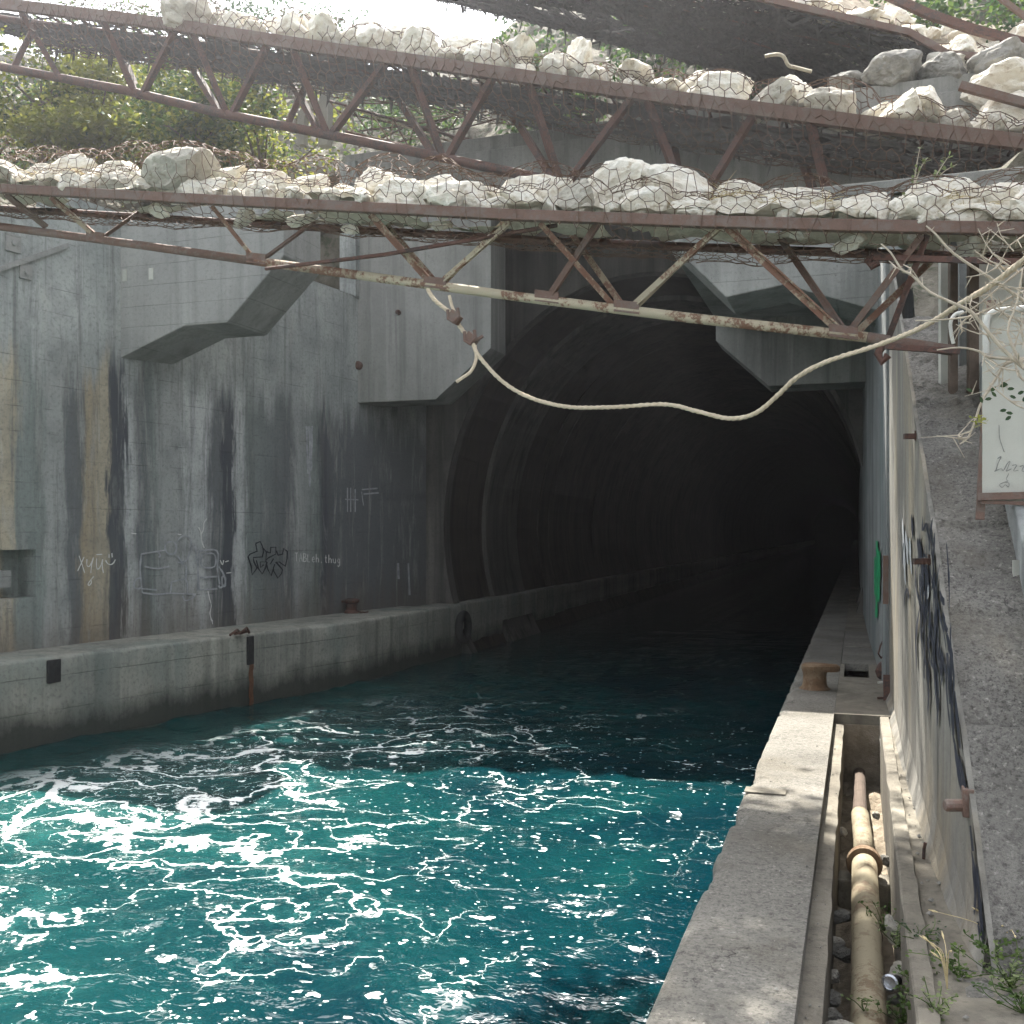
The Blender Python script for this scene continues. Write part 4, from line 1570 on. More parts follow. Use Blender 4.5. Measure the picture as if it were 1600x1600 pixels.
ST1 = [((8, 308, 0), (72, 356), 'rust', .09), ((78, 312, 0), (152, 372), 'cream_rust', .08), ((215, 330, 1), (155, 372), 'rust', .07), ((330, 340, 0), (396, 404), 'cream_rust', .05), ((490, 345, 1), (405, 408), 'rust', .06),
       ((578, 350, 0), (672, 442), 'cream_rust', .085), ((602, 350, 1), (682, 444), 'cream_rust', .07), ((795, 350, 0), (686, 442), 'cream', .075), ((785, 346, 1), (690, 445), 'cream', .05),
       ((843, 355, 0), (958, 478), 'cream_rust', .06), ((878, 345, 1), (975, 482), 'cream_rust', .07), ((938, 340, 0), (856, 464), 'rust', .09),
       ((1133, 345, 0), (985, 480), 'cream', .075), ((1126, 348, 1), (990, 482), 'cream', .06), ((1130, 350, 0), (1312, 518), 'cream_rust', .08), ((1212, 362, 1), (1320, 520), 'rust', .07),
       ((1440, 395, 0), (1325, 520), 'rust', .07), ((1462, 400, 1), (1335, 522), 'cream_rust', .07), ((1448, 388, 0), (1386, 532), 'rust_dark', .06)]
for (x, y, bk), (x2, y2), mt, w in ST1:
    w *= K1
    a = on_y(x, y, YB if bk else YF + .05)
    a.z = max(a.z, interp(TF, a.x)[0] - .05)
    b = on_y(x2, y2, YM)
    m = MB()
    # angle section: two thin legs
    d = (b - a).normalized()
    sx = d.cross(Vector((0, 1, 0))).normalized()
    sy = sx.cross(d).normalized()
    m.obox((a + b) / 2 + sy * w * .35, sx * w / 2, d * (b - a).length / 2, sy * .008)
    m.obox((a + b) / 2 + sx * w * .45, sx * .008, d * (b - a).length / 2, sy * w * .34)
    m.build('strut', M[mt], t1, origin=O1)
for (x, y) in ((152, 374), (403, 408), (682, 446), (856, 468), (980, 484), (1318, 523)):
    b = on_y(x, y, YM)
    m = MB()
    m.obox(b + Vector((0, -.036, .02)), (.12, 0, -.023), (0, .009, 0), (0, 0, .055))
    m.build('gusset', M['rust'], t1, origin=O1)
m = MB()
m.tube([on_y(415, 420, YM - .15), on_y(600, 398, YM - .2), on_y(870, 352, YF + .1)], .02, 6)
m.build('loose_rod', M['rust_dark'], t1, origin=O1)
# right-end bearing: cross arm with hook ends
p = on_y(1378, 541, 9.25)
m = MB()
m.bar(p, on_y(1500, 549, 9.25), .04, .047)
m.bar(on_y(1360, 402, 9.25), on_y(1620, 410, 8.8), .04, .047)
m.tube([p, p + Vector((-.04, 0, -.08)) * K1, p + Vector((.0, 0, -.17)) * K1, p + Vector((.06, 0, -.10)) * K1], .035, 8)
q_ = on_y(1365, 400, 9.25)
m.tube([q_, q_ + Vector((-.06, 0, -.05)) * K1, q_ + Vector((-.02, 0, -.11)) * K1, q_ + Vector((.05, 0, -.07)) * K1], .035, 8)
m.build('cross_arm', M['rust_dark'], t1, origin=O1)


def deck1(x, Y):
    return interp(TF, x)[0] + .055


rnd = random.Random(11)
X0, X1 = -10.6, 1.75
H1MAP = []           # rock bumps for the wire to drape over
# rubble bed between the rocks
m = MB()
m.grid(lines((X0, X1, .07)), lines((YF - .02, YB + .05, .07)), lambda x, Y: (x, Y + .03 * fbm((x * 3, Y * 3, 1)), deck1(x, Y) + .04 + .10 * max(-.3, fbm((x * 2.8, Y * 2.2, 3), 4))))
m.patchy(1.3, -.05)
o = m.build('rubble_bed', M['rubble'])
tag(o, 'pale crushed rubble between the rocks on the front truss', 'rubble', kind='stuff')

rows = [(YF + .19, 'front', .80, .02), (YF + .62, 'rear', 1.12, .20)]
cnt = {}
for ri, (yy, rn, sz, lift) in enumerate(rows):
    x = X0 + .2
    k = 0
    while x < X1 - .2:
        w = rnd.uniform(.28, .62) * sz
        if rnd.random() < .18:
            w *= .6
        w = min(w, .46 if ri else .40)
        hgt = w * rnd.uniform(.42, .66)
        x += w * .72
        z = deck1(x, yy) + hgt * .55 + lift
        mat = 'rock' if rnd.random() < .86 else 'rock_grey'
        rock((x, yy + rnd.uniform(-.06, .06), z), (w, w * rnd.uniform(.55, .8), hgt),
             '%s %s rock, %s from the left in the %s row on front truss' % ('big' if w > .36 else 'mid-sized' if w > .24 else 'small', 'pale' if mat == 'rock' else 'grey', ORD[k], rn), 'rocks on the front truss', mat, rnd, rz=rnd.uniform(-.4, .4) + (math.pi if rnd.random() < .5 else 0))
        H1MAP.append((x, yy, w, z + hgt * .85))
        x += w * .70
        k += 1
x, k = X0 + .3, 0
while x < X1 - .2:
    w = rnd.uniform(.10, .24)
    x += w * 1.05
    z = deck1(x, YF + .05) + w * .35
    rock((x, YF + .06 + rnd.uniform(-.02, .03), z), (w, w * .6, w * rnd.uniform(.5, .75)), 'small stone, %s from the left along the front chord edge' % ORD[k], 'small stones along the front chord', 'rock', rnd)
    x += w * (1.05 if rnd.random() < .6 else 3.5)
    k += 1
    if k >= len(ORD):
        break
# the tall shaded boulder on the left
p = on_y(292, 268, YF + .27)
rock((p.x, YF + .24, p.z - .05), (.50, .40, .25), 'tall grey boulder rising over the left part of front truss', 'rocks on the front truss', 'rock_grey', rnd, rz=.5)
H1MAP.append((p.x, YF + .24, .55, p.z + .26))


def bump1(x, Y):
    z = deck1(x, Y) + .16
    for (cx_, cy_, w, t) in H1MAP:
        d = ((x - cx_) / (w * 1.0)) ** 2 + ((Y - cy_) / .4) ** 2
        if d < 1:
            z = max(z, t * (1 - .35 * d) + (1 - (1 - .35 * d)) * deck1(x, Y))
    return z + .04


PL = [0, .5, 1.1, 1.5, 2.1, 3.2]


def net1(u, v):
    """wire wrapped round the rock load: up the front, over the top, and sagging below"""
    x = X0 + u
    zt = deck1(x, 0)
    wob = .04 * fbm((x * 1.9, v * 1.5, 2))
    if v < 1.35:                                   # from the back edge forward over the top
        Y = YB + .08 - v * (YB - YF + .08) / 1.35
        lift = .30 * max(0, 1 - v / 1.0) * max(0, min(1, (-3.2 - x) / 1.0)) * (1 + fbm((x * 1.1, 2, 2)))
        return (x, Y, bump1(x, Y) + wob * .5 + lift)
    if v < 1.75:                                   # front drop to the chord
        t = (v - 1.35) / .4
        zf = bump1(x, YF + .02)
        return (x, YF - .03 - .07 * math.sin(t * 3.14) + wob * .4, zf + (zt - .02 - zf) * t)
    t = (v - 1.75) / 1.45                          # sagging underside
    sag = .08 + .16 * max(0, noise.noise(Vector((x * .28, 4, 1))) + .45)
    Y = YF - .05 + t * (YB - YF)
    return (x, Y, zt - .11 - sag * math.sin(math.pi * min(1, t * 1.25)) ** .7 + wob)


m = hexnet(lambda u, v: net1(u, v / K1), X1 - X0, 3.2 * K1, .121, .0041, .26, .94, 3)
tag(m.build('wire_mesh', M['wire']), 'rusty hexagonal wire mesh wrapped over the front truss rocks', 'wire mesh')
# small stones caught in the sagging wire
for i, (x, y, s) in enumerate(((548, 358, .10), (470, 343, .16), (1435, 372, .10), (690, 352, .12), (250, 330, .14), (1330, 378, .17), (1520, 385, .2), (380, 338, .16), (1250, 366, .13))):
    p = on_y(x, y, YM - .1)
    lab = ('white stone chip poking below the wire left of centre', 'flat stone in the sagging wire above the chamfered bracket', 'white stone caught in sagging wire near the right end', 'flat stone under the chord above the rope knot',
           'grey stone in the sagging wire at far left', 'flat stone in the drooping wire over the right bracket beam', 'rightmost stone caught in the drooping wire', 'flat stone in the sagging wire left of bracket chamfer', 'thin stone in the wire right of tunnel slot')[i]
    rock(p, (s * 1.25, s * .78, s * .55), lab, 'stones caught in the sagging wire', 'rock', rnd)

# dry grass tangles in the wire
def tuft_mesh(m, c, n, L, rnd, r=.004, spread=1.0, up=.8):
    for _ in range(n):
        d = Vector((rnd.gauss(0, spread), rnd.gauss(0, spread), abs(rnd.gauss(up, .4)))).normalized()
        l = L * rnd.uniform(.5, 1.1)
        s = Vector((rnd.gauss(0, .5), rnd.gauss(0, .5), -.5)) * l * .45
        a = Vector(c) + Vector((rnd.gauss(0, .05), rnd.gauss(0, .05), 0))
        m.tube([a, a + d * l * .5 + s * .15, a + d * l + s], [r, r * .8, r * .3], 3, False)


m = MB()
for i in range(26):
    x = rnd.uniform(-9, 1.6)
    if i > 12:
        x = rnd.uniform(-1.2, 1.6)
    tuft_mesh(m, (x, YF + rnd.uniform(.05, .7), deck1(x, 0) + .2), 14, .24, rnd, .0036, 1.6, .3)
tag(m.build('dry_stalks', M['straw']), 'tangled dry stalks among the rocks', 'grass', kind='stuff')

# ------------------------------------------------------------------ rear truss on the portal roof
Y2, Y2M, Y2B = 24.2, 24.8, 25.4
top2 = [(-200, -28), (0, 0), (260, 32), (520, 72), (800, 112), (1080, 152), (1340, 186), (1600, 217), (1700, 228)]
tf2 = [on_y(x, y + 6, Y2) for x, y in top2]
TF2 = [(p.x, p.z) for p in tf2]
bot2 = [(-200, 70), (0, 104), (190, 140), (350, 178), (520, 212), (690, 246), (880, 286), (1080, 322), (1300, 355)]
bt2 = [on_y(x, y, Y2M) for x, y in bot2]
t2 = thing('truss', 'dark rusty truss high above the portal behind the front one', 'truss', tf2[4], 'steel trusses over the canal')
O2 = t2.location
m = MB()
for a, b in zip(tf2, tf2[1:]):
    m.bar(a, b + (b - a) * .004, .19, .31)
m.build('top_chord', M['rust'], t2, origin=O2)
m = MB()
m.tube([Vector((p.x, Y2B, p.z)) for p in tf2], .11, 8)
m.build('top_chord', M['rust_dark'], t2, origin=O2)
m = MB()
m.tube(bt2, .13, 8)
m.build('bottom_chord', M['rust_dark'], t2, smooth=True, origin=O2)
ST2 = [((30, 62, 0), (95, 124)), ((55, 85, 1), (20, 108)), ((160, 80, 0), (212, 150)), ((178, 78, 1), (218, 152)), ((275, 85, 0), (222, 150)), ((278, 92, 1), (345, 178)), ((300, 95, 0), (356, 182)), ((420, 118, 0), (362, 180)),
       ((435, 122, 1), (500, 208)), ((455, 122, 0), (512, 212)), ((490, 120, 1), (448, 198)), ((605, 130, 0), (518, 210)), ((600, 140, 1), (680, 246)), ((640, 142, 0), (692, 248)), ((772, 160, 0), (700, 246)),
       ((780, 162, 1), (868, 286)), ((825, 165, 0), (876, 288)), ((990, 180, 0), (886, 288)), ((1045, 175, 1), (1068, 322)), ((1010, 190, 0), (1075, 322)), ((1180, 200, 0), (1090, 322)), ((1265, 200, 0), (1305, 356)), ((1240, 205, 1), (1290, 352))]
for (x, y, bk), (x2, y2) in ST2:
    a = on_y(x, y, Y2B if bk else Y2 + .05)
    a.z = interp(TF2, a.x)[0] - .05
    b = on_y(x2, y2, Y2M)
    m = MB()
    m.bar(a, b, .16, .16)
    m.build('strut', M['rust_dark'], t2, origin=O2)


def deck2(x, Y):
    return interp(TF2, x)[0] + .16 + max(0, Y - Y2) * .1


XA, XB = -23.7, 4.4
m = MB()
for k in range(46):
    xb_ = XA + .5 + k * .6
    zb_ = interp(TF2, xb_)[0]
    m.bar((xb_, Y2, zb_ + .10), (xb_, Y2B, zb_ + .10), .06, .05)
m.build('deck_slats', M['rust_dark'], t2, origin=O2)['kind'] = 'stuff'
rnd = random.Random(23)
H2MAP = []
x, k = -18.8, 0
while x < XB - .2:
    w = rnd.uniform(.42, .95) * (1.15 if x < -11 else 1.0)
    hgt = w * rnd.uniform(.42, .7)
    x += w * .78
    z = deck2(x, Y2 + .36) + hgt * .5
    mat = 'rock' if rnd.random() < .85 else 'rock_grey'
    rock((x, Y2 + .42 + rnd.uniform(-.1, .1), z), (w, w * .7, hgt), '%s %s rock, %s from the left along the rear truss' % ('big' if w > .72 else 'mid-sized', 'pale' if mat == 'rock' else 'grey', ORD[k]), 'rocks on the rear truss', mat, rnd)
    H2MAP.append((x, w, z + hgt * .8))
    x += w * .76
    k += 1

x, k = -17.6, 0
while x < XB - .2:
    w = rnd.uniform(.48, 1.05)
    hgt = w * rnd.uniform(.4, .6)
    x += w * .8
    z = deck2(x, Y2 + .96) + hgt * .5 + .32
    rock((x, Y2 + .94 + rnd.uniform(-.08, .08), z), (w, w * .5, hgt), '%s rock, %s from the left in the back row on the rear truss' % ('big pale' if w > .78 else 'pale', ORD[k]), 'rocks on the rear truss', 'rock', rnd)
    x += w * .78
    k += 1


def net2(u, v):
    x = XA + u
    zt = deck2(x, Y2)
    wob = .10 * fbm((x * 1.0, v * 1.2, 5))
    if v < 1.3:
        Y = Y2B - v * (Y2B - Y2) / 1.3
        z = zt + .3
        for (cx_, w, t) in H2MAP:
            d = ((x - cx_) / w) ** 2 + ((Y - Y2 - .42) / .85) ** 2
            if d < 1:
                z = max(z, t * (1 - .4 * d) + .4 * d * zt)
        return (x, Y, z + .06 + wob * .5)
    if v < 1.7:
        return (x, Y2 - .13, zt + .36 - (v - 1.3) / .4 * .6)
    t = (v - 1.7) / 2.3
    return (x, Y2 - .1 + t * 1.6, zt - .3 - .85 * math.sin(math.pi * min(1, t * 1.1)) ** .6 + wob)


m = hexnet(net2, XB - XA, 4.0, .27, .0125, .2, .96, 5)
tag(m.build('wire_mesh', M['wire']), 'rusty wire mesh wrapped over the rear truss rocks', 'wire mesh')


# ragged camouflage cloth mats: many thin dark strips
def mat_strips(fn, n, rnd, L=(.4, 1.6), w=(.02, .07)):
    """strips laid mostly along u on a surface fn(u, v) with u, v in 0..1"""
    m = MB()
    for _ in range(n):
        u, v = rnd.random(), rnd.random()
        a = fn(u, v)
        if noise.noise(Vector(a) * .9) + .5 * noise.noise(Vector(a) * 2.6) > .20:
            continue
        du = rnd.uniform(*L)
        pts = []
        ddv = rnd.gauss(0, .09)
        for k in range(4):
            pts.append(Vector(fn(min(1, u + du * k / 3), min(1, max(0, v + ddv * k / 3)))) + Vector((0, 0, rnd.gauss(0, .09))))
        ww = rnd.uniform(*w)
        nn = Vector((0, rnd.uniform(-.6, .6), 1)).normalized()
        L_ = [p + nn * ww / 2 for p in pts]
        R_ = [p - nn * ww / 2 for p in pts]
        b = [p + Vector((0, .01, 0)) for p in R_]
        m.add(L_ + R_, [(i, i + 1, 5 + i, 4 + i) for i in range(3)])
    return m


rnd = random.Random(5)
belt = lambda u, v: (XA + u * (XB - XA), Y2 + .1 + v * .9, deck2(XA + u * (XB - XA), Y2) - .26 - .74 * math.sin(math.pi * min(1, v * 1.15)) - .12 * fbm((u * 18, v * 2, 0)))
m = mat_strips(belt, 1200, rnd, (.02, .07), (.02, .075))
rt_ = random.Random(13)
for _ in range(420):
    u, v = rt_.random(), rt_.random()
    a = Vector(belt(u, v))
    l_ = rt_.uniform(.1, .55)
    w_ = rt_.uniform(.02, .06)
    k_ = Vector((rt_.uniform(-.25, .25), rt_.uniform(-.1, .1), -1)) * l_
    m.add([a, a + Vector((w_, .01, 0)), a + k_ * .6 + Vector((w_ * .9, .03, 0)), a + k_, a + k_ * .6 - Vector((w_ * .2, 0, 0))], [(0, 1, 2, 4), (4, 2, 3)])
tag(m.build('camouflage_net', M['wire_dark']), 'dark ragged camouflage net slung under the rear truss', 'net')

# ------------------------------------------------------------------ upper deck at the top right
Y3 = 27.4
top3 = [(560, -150), (800, -95), (1000, -50), (1220, 2), (1340, 30), (1420, 48), (1480, 82), (1600, 92), (1720, 98)]
tf3 = [on_y(x, y + 3, Y3) for x, y in top3]
TF3 = [(p.x, p.z) for p in tf3]
m = MB()
for a, b in zip(tf3, tf3[1:]):
    m.bar(a, b, .15, .16)
tag(m.build('bent_beam', M['rust']), 'long bent rusty beam along the front of the uppermost net', 'beam')
deck3 = lambda u, v: (lambda x: (x, Y3 + .05 + v * 7.5, interp(TF3, x)[0] - .05 + v * 1.0 - .65 * math.sin(math.pi * v) * (1 + .5 * fbm((u * 7, v * 3, 1))) - .35 * max(0, 1 - abs(x - 1.4) / 2.6) * math.sin(math.pi * min(1, v * 2.5))))(-15 + u * 21)
m = mat_strips(deck3, 6000, rnd, (.02, .10), (.035, .11))
rt_ = random.Random(12)
for _ in range(420):
    u, v = rt_.random(), rt_.random() ** 1.6
    a = Vector(deck3(u, v))
    l_ = rt_.uniform(.12, .75)
    w_ = rt_.uniform(.02, .07)
    k_ = Vector((rt_.uniform(-.25, .25), rt_.uniform(-.1, .1), -1)) * l_
    m.add([a, a + Vector((w_, .01, 0)), a + k_ * .6 + Vector((w_ * .9, .03, 0)), a + k_, a + k_ * .6 - Vector((w_ * .2, 0, 0))], [(0, 1, 2, 4), (4, 2, 3)])
tag(m.build('camouflage_net', M['wire_dark']), 'broad dark camouflage net sagging over the portal at top right', 'net')
m = MB()
for k in range(60):
    u, v = rnd.random(), rnd.random()
    a = Vector(deck3(u, v)); b = Vector(deck3(min(1, u + rnd.uniform(.1, .3)), min(1, max(0, v + rnd.gauss(0, .15)))))
    m.tube([a, b], .025, 5)
tag(m.build('net_rods', M['rust_dark']), 'thin rods threaded through the top camouflage net', 'rods', kind='stuff')
k = 0
x = -6.0
rnd = random.Random(31)
while x < 5.6:
    w = rnd.uniform(.38, .85)
    x += w * .85
    zt = interp(TF3, x)[0]
    rock((x, Y3 + .35 + rnd.uniform(-.1, .5), zt + .08 + w * .3), (w, w * .7, w * .5), '%s pale rock, %s from the left above the bent beam' % ('big' if w > .6 else 'small', ORD[k]), 'rocks above the bent beam', 'rock', rnd)
    x += w * .8
    k += 1
m = MB()
m.grid(lines((-9, 6, .3)), lines((Y3 + .1, Y3 + 1.9, .3)), lambda x, Y: (x, Y, interp(TF3, x)[0] + .12 + (Y - Y3) * .12 + .1 * fbm((x * 2, Y * 2, 1))))
tag(m.build('rubble_bed', M['rubble']), 'pale rubble above the bent beam', 'rubble', kind='stuff')
net3 = lambda u, v: (-9 + u, Y3 - .1 + v, interp(TF3, -9 + u)[0] + .35 + .25 * fbm((u * 1.5, v * 2, 7)) + (.0 if v > .3 else -.5 * (1 - v / .3)))
m = hexnet(net3, 15, 2.4, .31, .0145, .22, .9, 8)
tag(m.build('wire_mesh', M['wire']), 'rusty wire mesh over the rocks of the bent beam', 'wire mesh')
# slope with rocks and beams above
Y4 = 25.0
up4 = lambda s, Y: (s, Y, interp(TF3, s)[0] + .5 + (Y - Y3 - 1.5) * .62 + .3 * fbm((s * .9, Y * .9, 2)))
m = MB()
m.grid(lines((-4, 10, .3)), lines((Y3 + 1.9, 37, .35)), up4)
tag(m.build('rubble_slope', M['soil']), 'stony slope at the top right', 'ground', kind='structure')
for k in range(26):
    x = rnd.uniform(-2, 7.5)
    Y = rnd.uniform(Y3 + 2.1, 33)
    w = rnd.uniform(.3, .85)
    p = up4(x, Y)
    rock((p[0], p[1], p[2] + w * .2), (w, w * .8, w * .5), 'pale rock lying loose on the stony slope at top right', 'rocks loose on the top right slope', 'rock' if k % 3 else 'rock_grey', rnd)
for (pts, mt, w, lab, yy) in (([(1380, -10), (1450, 22), (1520, 46), (1640, 78)], 'rust_dark', .19, 'dark rusty beam slanting across the top right corner', Y3 + 2.2), ([(1500, 134), (1640, 172)], 'rust', .16, 'pale-edged rusty plank jutting in below the bent beam at right', Y2 + .5),
                              ([(1560, -5), (1600, 25), (1660, 60)], 'rust', .12, 'short rusty bar in the uppermost right corner', Y3 + 3.0)):
    P = [on_y(x, y, yy) for x, y in pts]
    m = MB()
    for a, b in zip(P, P[1:]):
        m.bar(a, b, w, w * 1.1)
    tag(m.build('beam', M[mt]), lab, 'beam')
P = [on_y(x, y, Y2 - .12) for x, y in ((1195, 88), (1212, 85), (1224, 88), (1232, 102), (1245, 106), (1268, 112))]
m = MB()
m.tube(smooth_line(P, 4), .042, 6)
tag(m.build('bent_pipe', M['cream']), 'pale bent pipe lying on the rear truss rocks', 'pipe')
rock(on_y(1570, 138, Y2 + 1.4), (1.2, .85, .5), 'long pale boulder above the jutting plank at right edge', 'rocks on the rear truss', 'rock', rnd, rz=.2)
rock(on_y(1478, 108, Y3 + .3), (.75, .72, .6), 'rough grey boulder bulging below the kink of the bent beam', 'rocks above the bent beam', 'rock_grey', rnd, rz=.2)
# ragged upper net at the left
deck5 = lambda u, v: (-32 + u * 23, 26.2 + v * 5, (lambda x: interp(TF2, x)[0] + .3 + v * 1.3 + .4 * fbm((u * 9, v * 3, 3)))(-32 + u * 23))
m = mat_strips(deck5, 3600, random.Random(77), (.02, .08), (.03, .09))
tag(m.build('camouflage_net', M['wire_dark']), 'ragged dark net along the top left against the sky', 'net')

rnd = random.Random(63)
for k, (x, w) in enumerate(((-.3, .7), (.9, .9), (2.0, .75), (3.1, .95), (4.3, .8), (5.3, .7))):
    rock((x, 26.2 + rnd.uniform(-.15, .2), 14.4 + w * .32), (w, w * .7, w * .62), '%s grey rock, %s from the left on the gate roof edge' % ('big' if w > .78 else 'mid-sized', ORD[k]), 'rocks along the gate roof edge', 'rock_dim', rnd)
# loose rods behind the rear truss
rnd = random.Random(41)
rp = [((520, 160), (800, 250)), ((530, 175), (850, 238)), ((560, 205), (700, 185)), ((600, 185), (760, 175)), ((660, 200), (725, 172)), ((690, 205), (780, 185)), ((640, 215), (870, 245)), ((560, 230), (640, 195)), ((720, 175), (700, 205)), ((580, 200), (850, 260)),
      ((545, 160), (620, 160)), ((610, 225), (700, 200)), ((520, 190), (600, 240)), ((640, 165), (730, 232))]
for i, ((x0, y0_), (x1, y1_)) in enumerate(rp):
    a, b = on_y(x0, y0_, 26.6 + .2 * i), on_y(x1, y1_, 26.8 + .2 * i)
    m = MB()
    m.tube([a, (a + b) / 2 + Vector((0, 0, -.04)), b], .027, 5)
    tag(m.build('steel_rod', M['rust_dark'] if i % 3 else M['cream']), 'thin steel rod in the heap behind the rear truss', 'rod', 'steel rods heaped behind the rear truss')
# collapsed light truss in the heap
a0, a1 = on_y(515, 158, 26.6), on_y(900, 268, 26.8)
b0, b1 = on_y(540, 205, 26.6), on_y(860, 282, 26.8)
tt = thing('collapsed_truss', 'collapsed light steel truss lying behind the rear truss', 'truss', a0)
m = MB()
m.tube([a0, a1], .042, 6)
m.build('chord', M['rust_dark'], tt, origin=a0)
m = MB()
m.tube([b0, b1], .042, 6)
m.build('chord', M['cream_rust'], tt, origin=a0)
for k in range(11):
    p_, q_ = a0.lerp(a1, k / 11), b0.lerp(b1, (k + .5) / 11)
    r_ = a0.lerp(a1, (k + 1) / 11)
    m = MB()
    m.tube([p_, q_, r_], .027, 5)
    m.build('lacing', M['rust_dark' if k % 2 else 'cream_rust'], tt, origin=a0)
# white post
p = on_y(492, 200, 28.6)
tt = thing('concrete_post', 'white broken concrete post standing behind the rear truss', 'post', p)
m = MB()
a, b = on_y(508, 230, 28.6), on_y(510, 146, 28.6)
m.bar(a, b, .33, .33)
m.build('upright', M['white_paint'], tt, bevel=.02, origin=p)
m = MB()
m.bar(on_y(472, 228, 28.8), on_y(474, 176, 28.8), .26, .26)
m.bar(on_y(474, 178, 28.8), on_y(500, 158, 28.8), .24, .24)
m.build('brace', M['white_paint'], tt, origin=p)

# ------------------------------------------------------------------ rope
rp = [(668, 452, 12.9), (680, 470, 12.8), (705, 490, 12.7), (722, 515, 12.6), (738, 535, 12.5), (748, 556, 12.4), (785, 596, 12.3), (830, 622, 12.2), (890, 636, 12.0), (960, 636, 11.8), (1040, 632, 11.5), (1090, 643, 11.2), (1140, 654, 10.9), (1180, 646, 10.6), (1215, 618, 10.3),
      (1245, 590, 10.0), (1290, 566, 9.6), (1370, 540, 9.0), (1440, 512, 8.3), (1500, 475, 7.5), (1550, 445, 6.9), (1610, 398, 6.3), (1700, 330, 5.5)]
RD = lambda d: 5.5 + (d - 5.5) * .608
pts = smooth_line([at(x, y, RD(d)) for x, y, d in rp], 8)
m = MB()
# three twisted strands
for s in range(3):
    ln, acc = [], 0
    for i, p in enumerate(pts):
        if i:
            acc += (p - pts[i - 1]).length
        d = (pts[min(i + 1, len(pts) - 1)] - pts[max(0, i - 1)]).normalized()
        u = d.cross(Vector((0, 0, 1))).normalized()
        w = u.cross(d)
        a = acc * 36 + s * 2.094
        ln.append(p + (u * math.cos(a) + w * math.sin(a)) * .0088)
    # resample finely for the twist
    fine = []
    for a, b in zip(ln, ln[1:]):
        fine += [a, (a + b) / 2]
    fine.append(ln[-1])
    m.tube(ln, .0136, 5)
rope = m.build('rope', M['rope'], smooth=True)
tag(rope, 'slack pale twisted rope hanging from the front truss to the right', 'rope')
m = MB()
m.tube(smooth_line([at(742, 540, 9.73), at(744, 560, 9.7), at(736, 580, 9.7), at(720, 592, 9.7), at(713, 597, 9.7)], 4), .0175, 6)
m.build('loose_end', M['rope'], rope)
m = MB()
m.tube([at(702, 462, 9.9), at(706, 478, 9.88), at(712, 492, 9.85)], .0175, 6)
m.build('upper_strand', M['rope'], rope)
for (x, y, lab) in ((711, 496, 'upper'), (737, 530, 'lower')):
    p = at(x, y, 9.78)
    m = MB()
    m.obox(p, (.043, 0, -.04), (0, .04, 0), (.027, 0, .035))
    m.tube([p + Vector((-.08, -.04, .09)) * K1, p + Vector((-.07, -.05, -.02)) * K1, p + Vector((0, -.06, -.07)) * K1, p + Vector((.07, -.05, 0)) * K1, p + Vector((.05, -.04, .10)) * K1], .0175, 6)
    if lab == 'lower':
        m.bar(p + Vector((.05, -.03, -.03)) * K1, p + Vector((.16, -.03, .024)) * K1, .024)
    m.build('rope_clamp', M['rust'], rope)

# ------------------------------------------------------------------ sign, posts, panels at right
DS = 7.2
a, b, c, d_ = at(1537, 492, DS), at(1680, 492, DS - .25), at(1680, 778, DS - .25), at(1535, 786, DS)
tt = thing('sign', 'weathered white board sign on a rusty frame at the right edge', 'sign', at(1536, 800, DS))
OS = tt.location
nrm = (b - a).cross(d_ - a).normalized()
m = MB()
f = [a, b, c, d_]
bk = [p + FW * .02 for p in f]
m.add(f + bk, [(0, 1, 2, 3), (7, 6, 5, 4), (0, 4, 5, 1), (1, 5, 6, 2), (2, 6, 7, 3), (3, 7, 4, 0)])
m.build('board', M['sign'], tt, origin=OS)


def on_board(x, y, off):
    r = ray(x, y)
    t = (a - FW * .006 - CAM).dot(nrm) / r.dot(nrm)
    return CAM + r * t


zs_ = lambda pts: [(1340 + x * .1625, 560 + y * .1625) for x, y in pts]
L = [zs_([(1360, 640), (1365, 760), (1395, 860), (1410, 900)]), zs_([(1345, 965), (1380, 945), (1350, 1010), (1330, 1075), (1315, 1085)]), zs_([(1320, 1085), (1380, 1060), (1400, 1080), (1440, 1010), (1465, 990), (1440, 1060), (1430, 1085), (1480, 1060)]),
     zs_([(1485, 1030), (1530, 1025), (1500, 1080), (1545, 1075)]), zs_([(1560, 1040), (1600, 1030), (1580, 1080), (1620, 1085)]), zs_([(1455, 1105), (1430, 1160), (1445, 1180), (1400, 1195), (1365, 1215), (1390, 1240), (1420, 1215), (1450, 1235), (1455, 1200), (1420, 1190)])]
strokes(on_board, L, 1.5, 0, None).build('handwriting', M['pencil'], tt, origin=OS)
m = MB()
m.bar(at(1531, 812, DS + .03), at(1549, 470, DS + .03), .055, .05)
m.build('post', M['rust'], tt, origin=OS)
m = MB()
m.bar(at(1528, 776, DS - .03), at(1690, 772, DS - .28), .045, .05)
m.build('rail', M['rust'], tt, origin=OS)
m = MB()
m.bar(at(1532, 784, DS - .03), at(1690, 790, DS - .28), .02, .025)
m.build('lower_rail', M['rust'], tt, origin=OS)
m = MB()
m.tube(smooth_line([at(1541, 560, DS - .05), at(1541, 510, DS - .05), at(1548, 490, DS - .05), at(1575, 484, DS - .1), at(1660, 478, DS - .15)], 5), .022, 8)
m.build('bent_tube', M['cable'], tt, smooth=True, origin=OS)

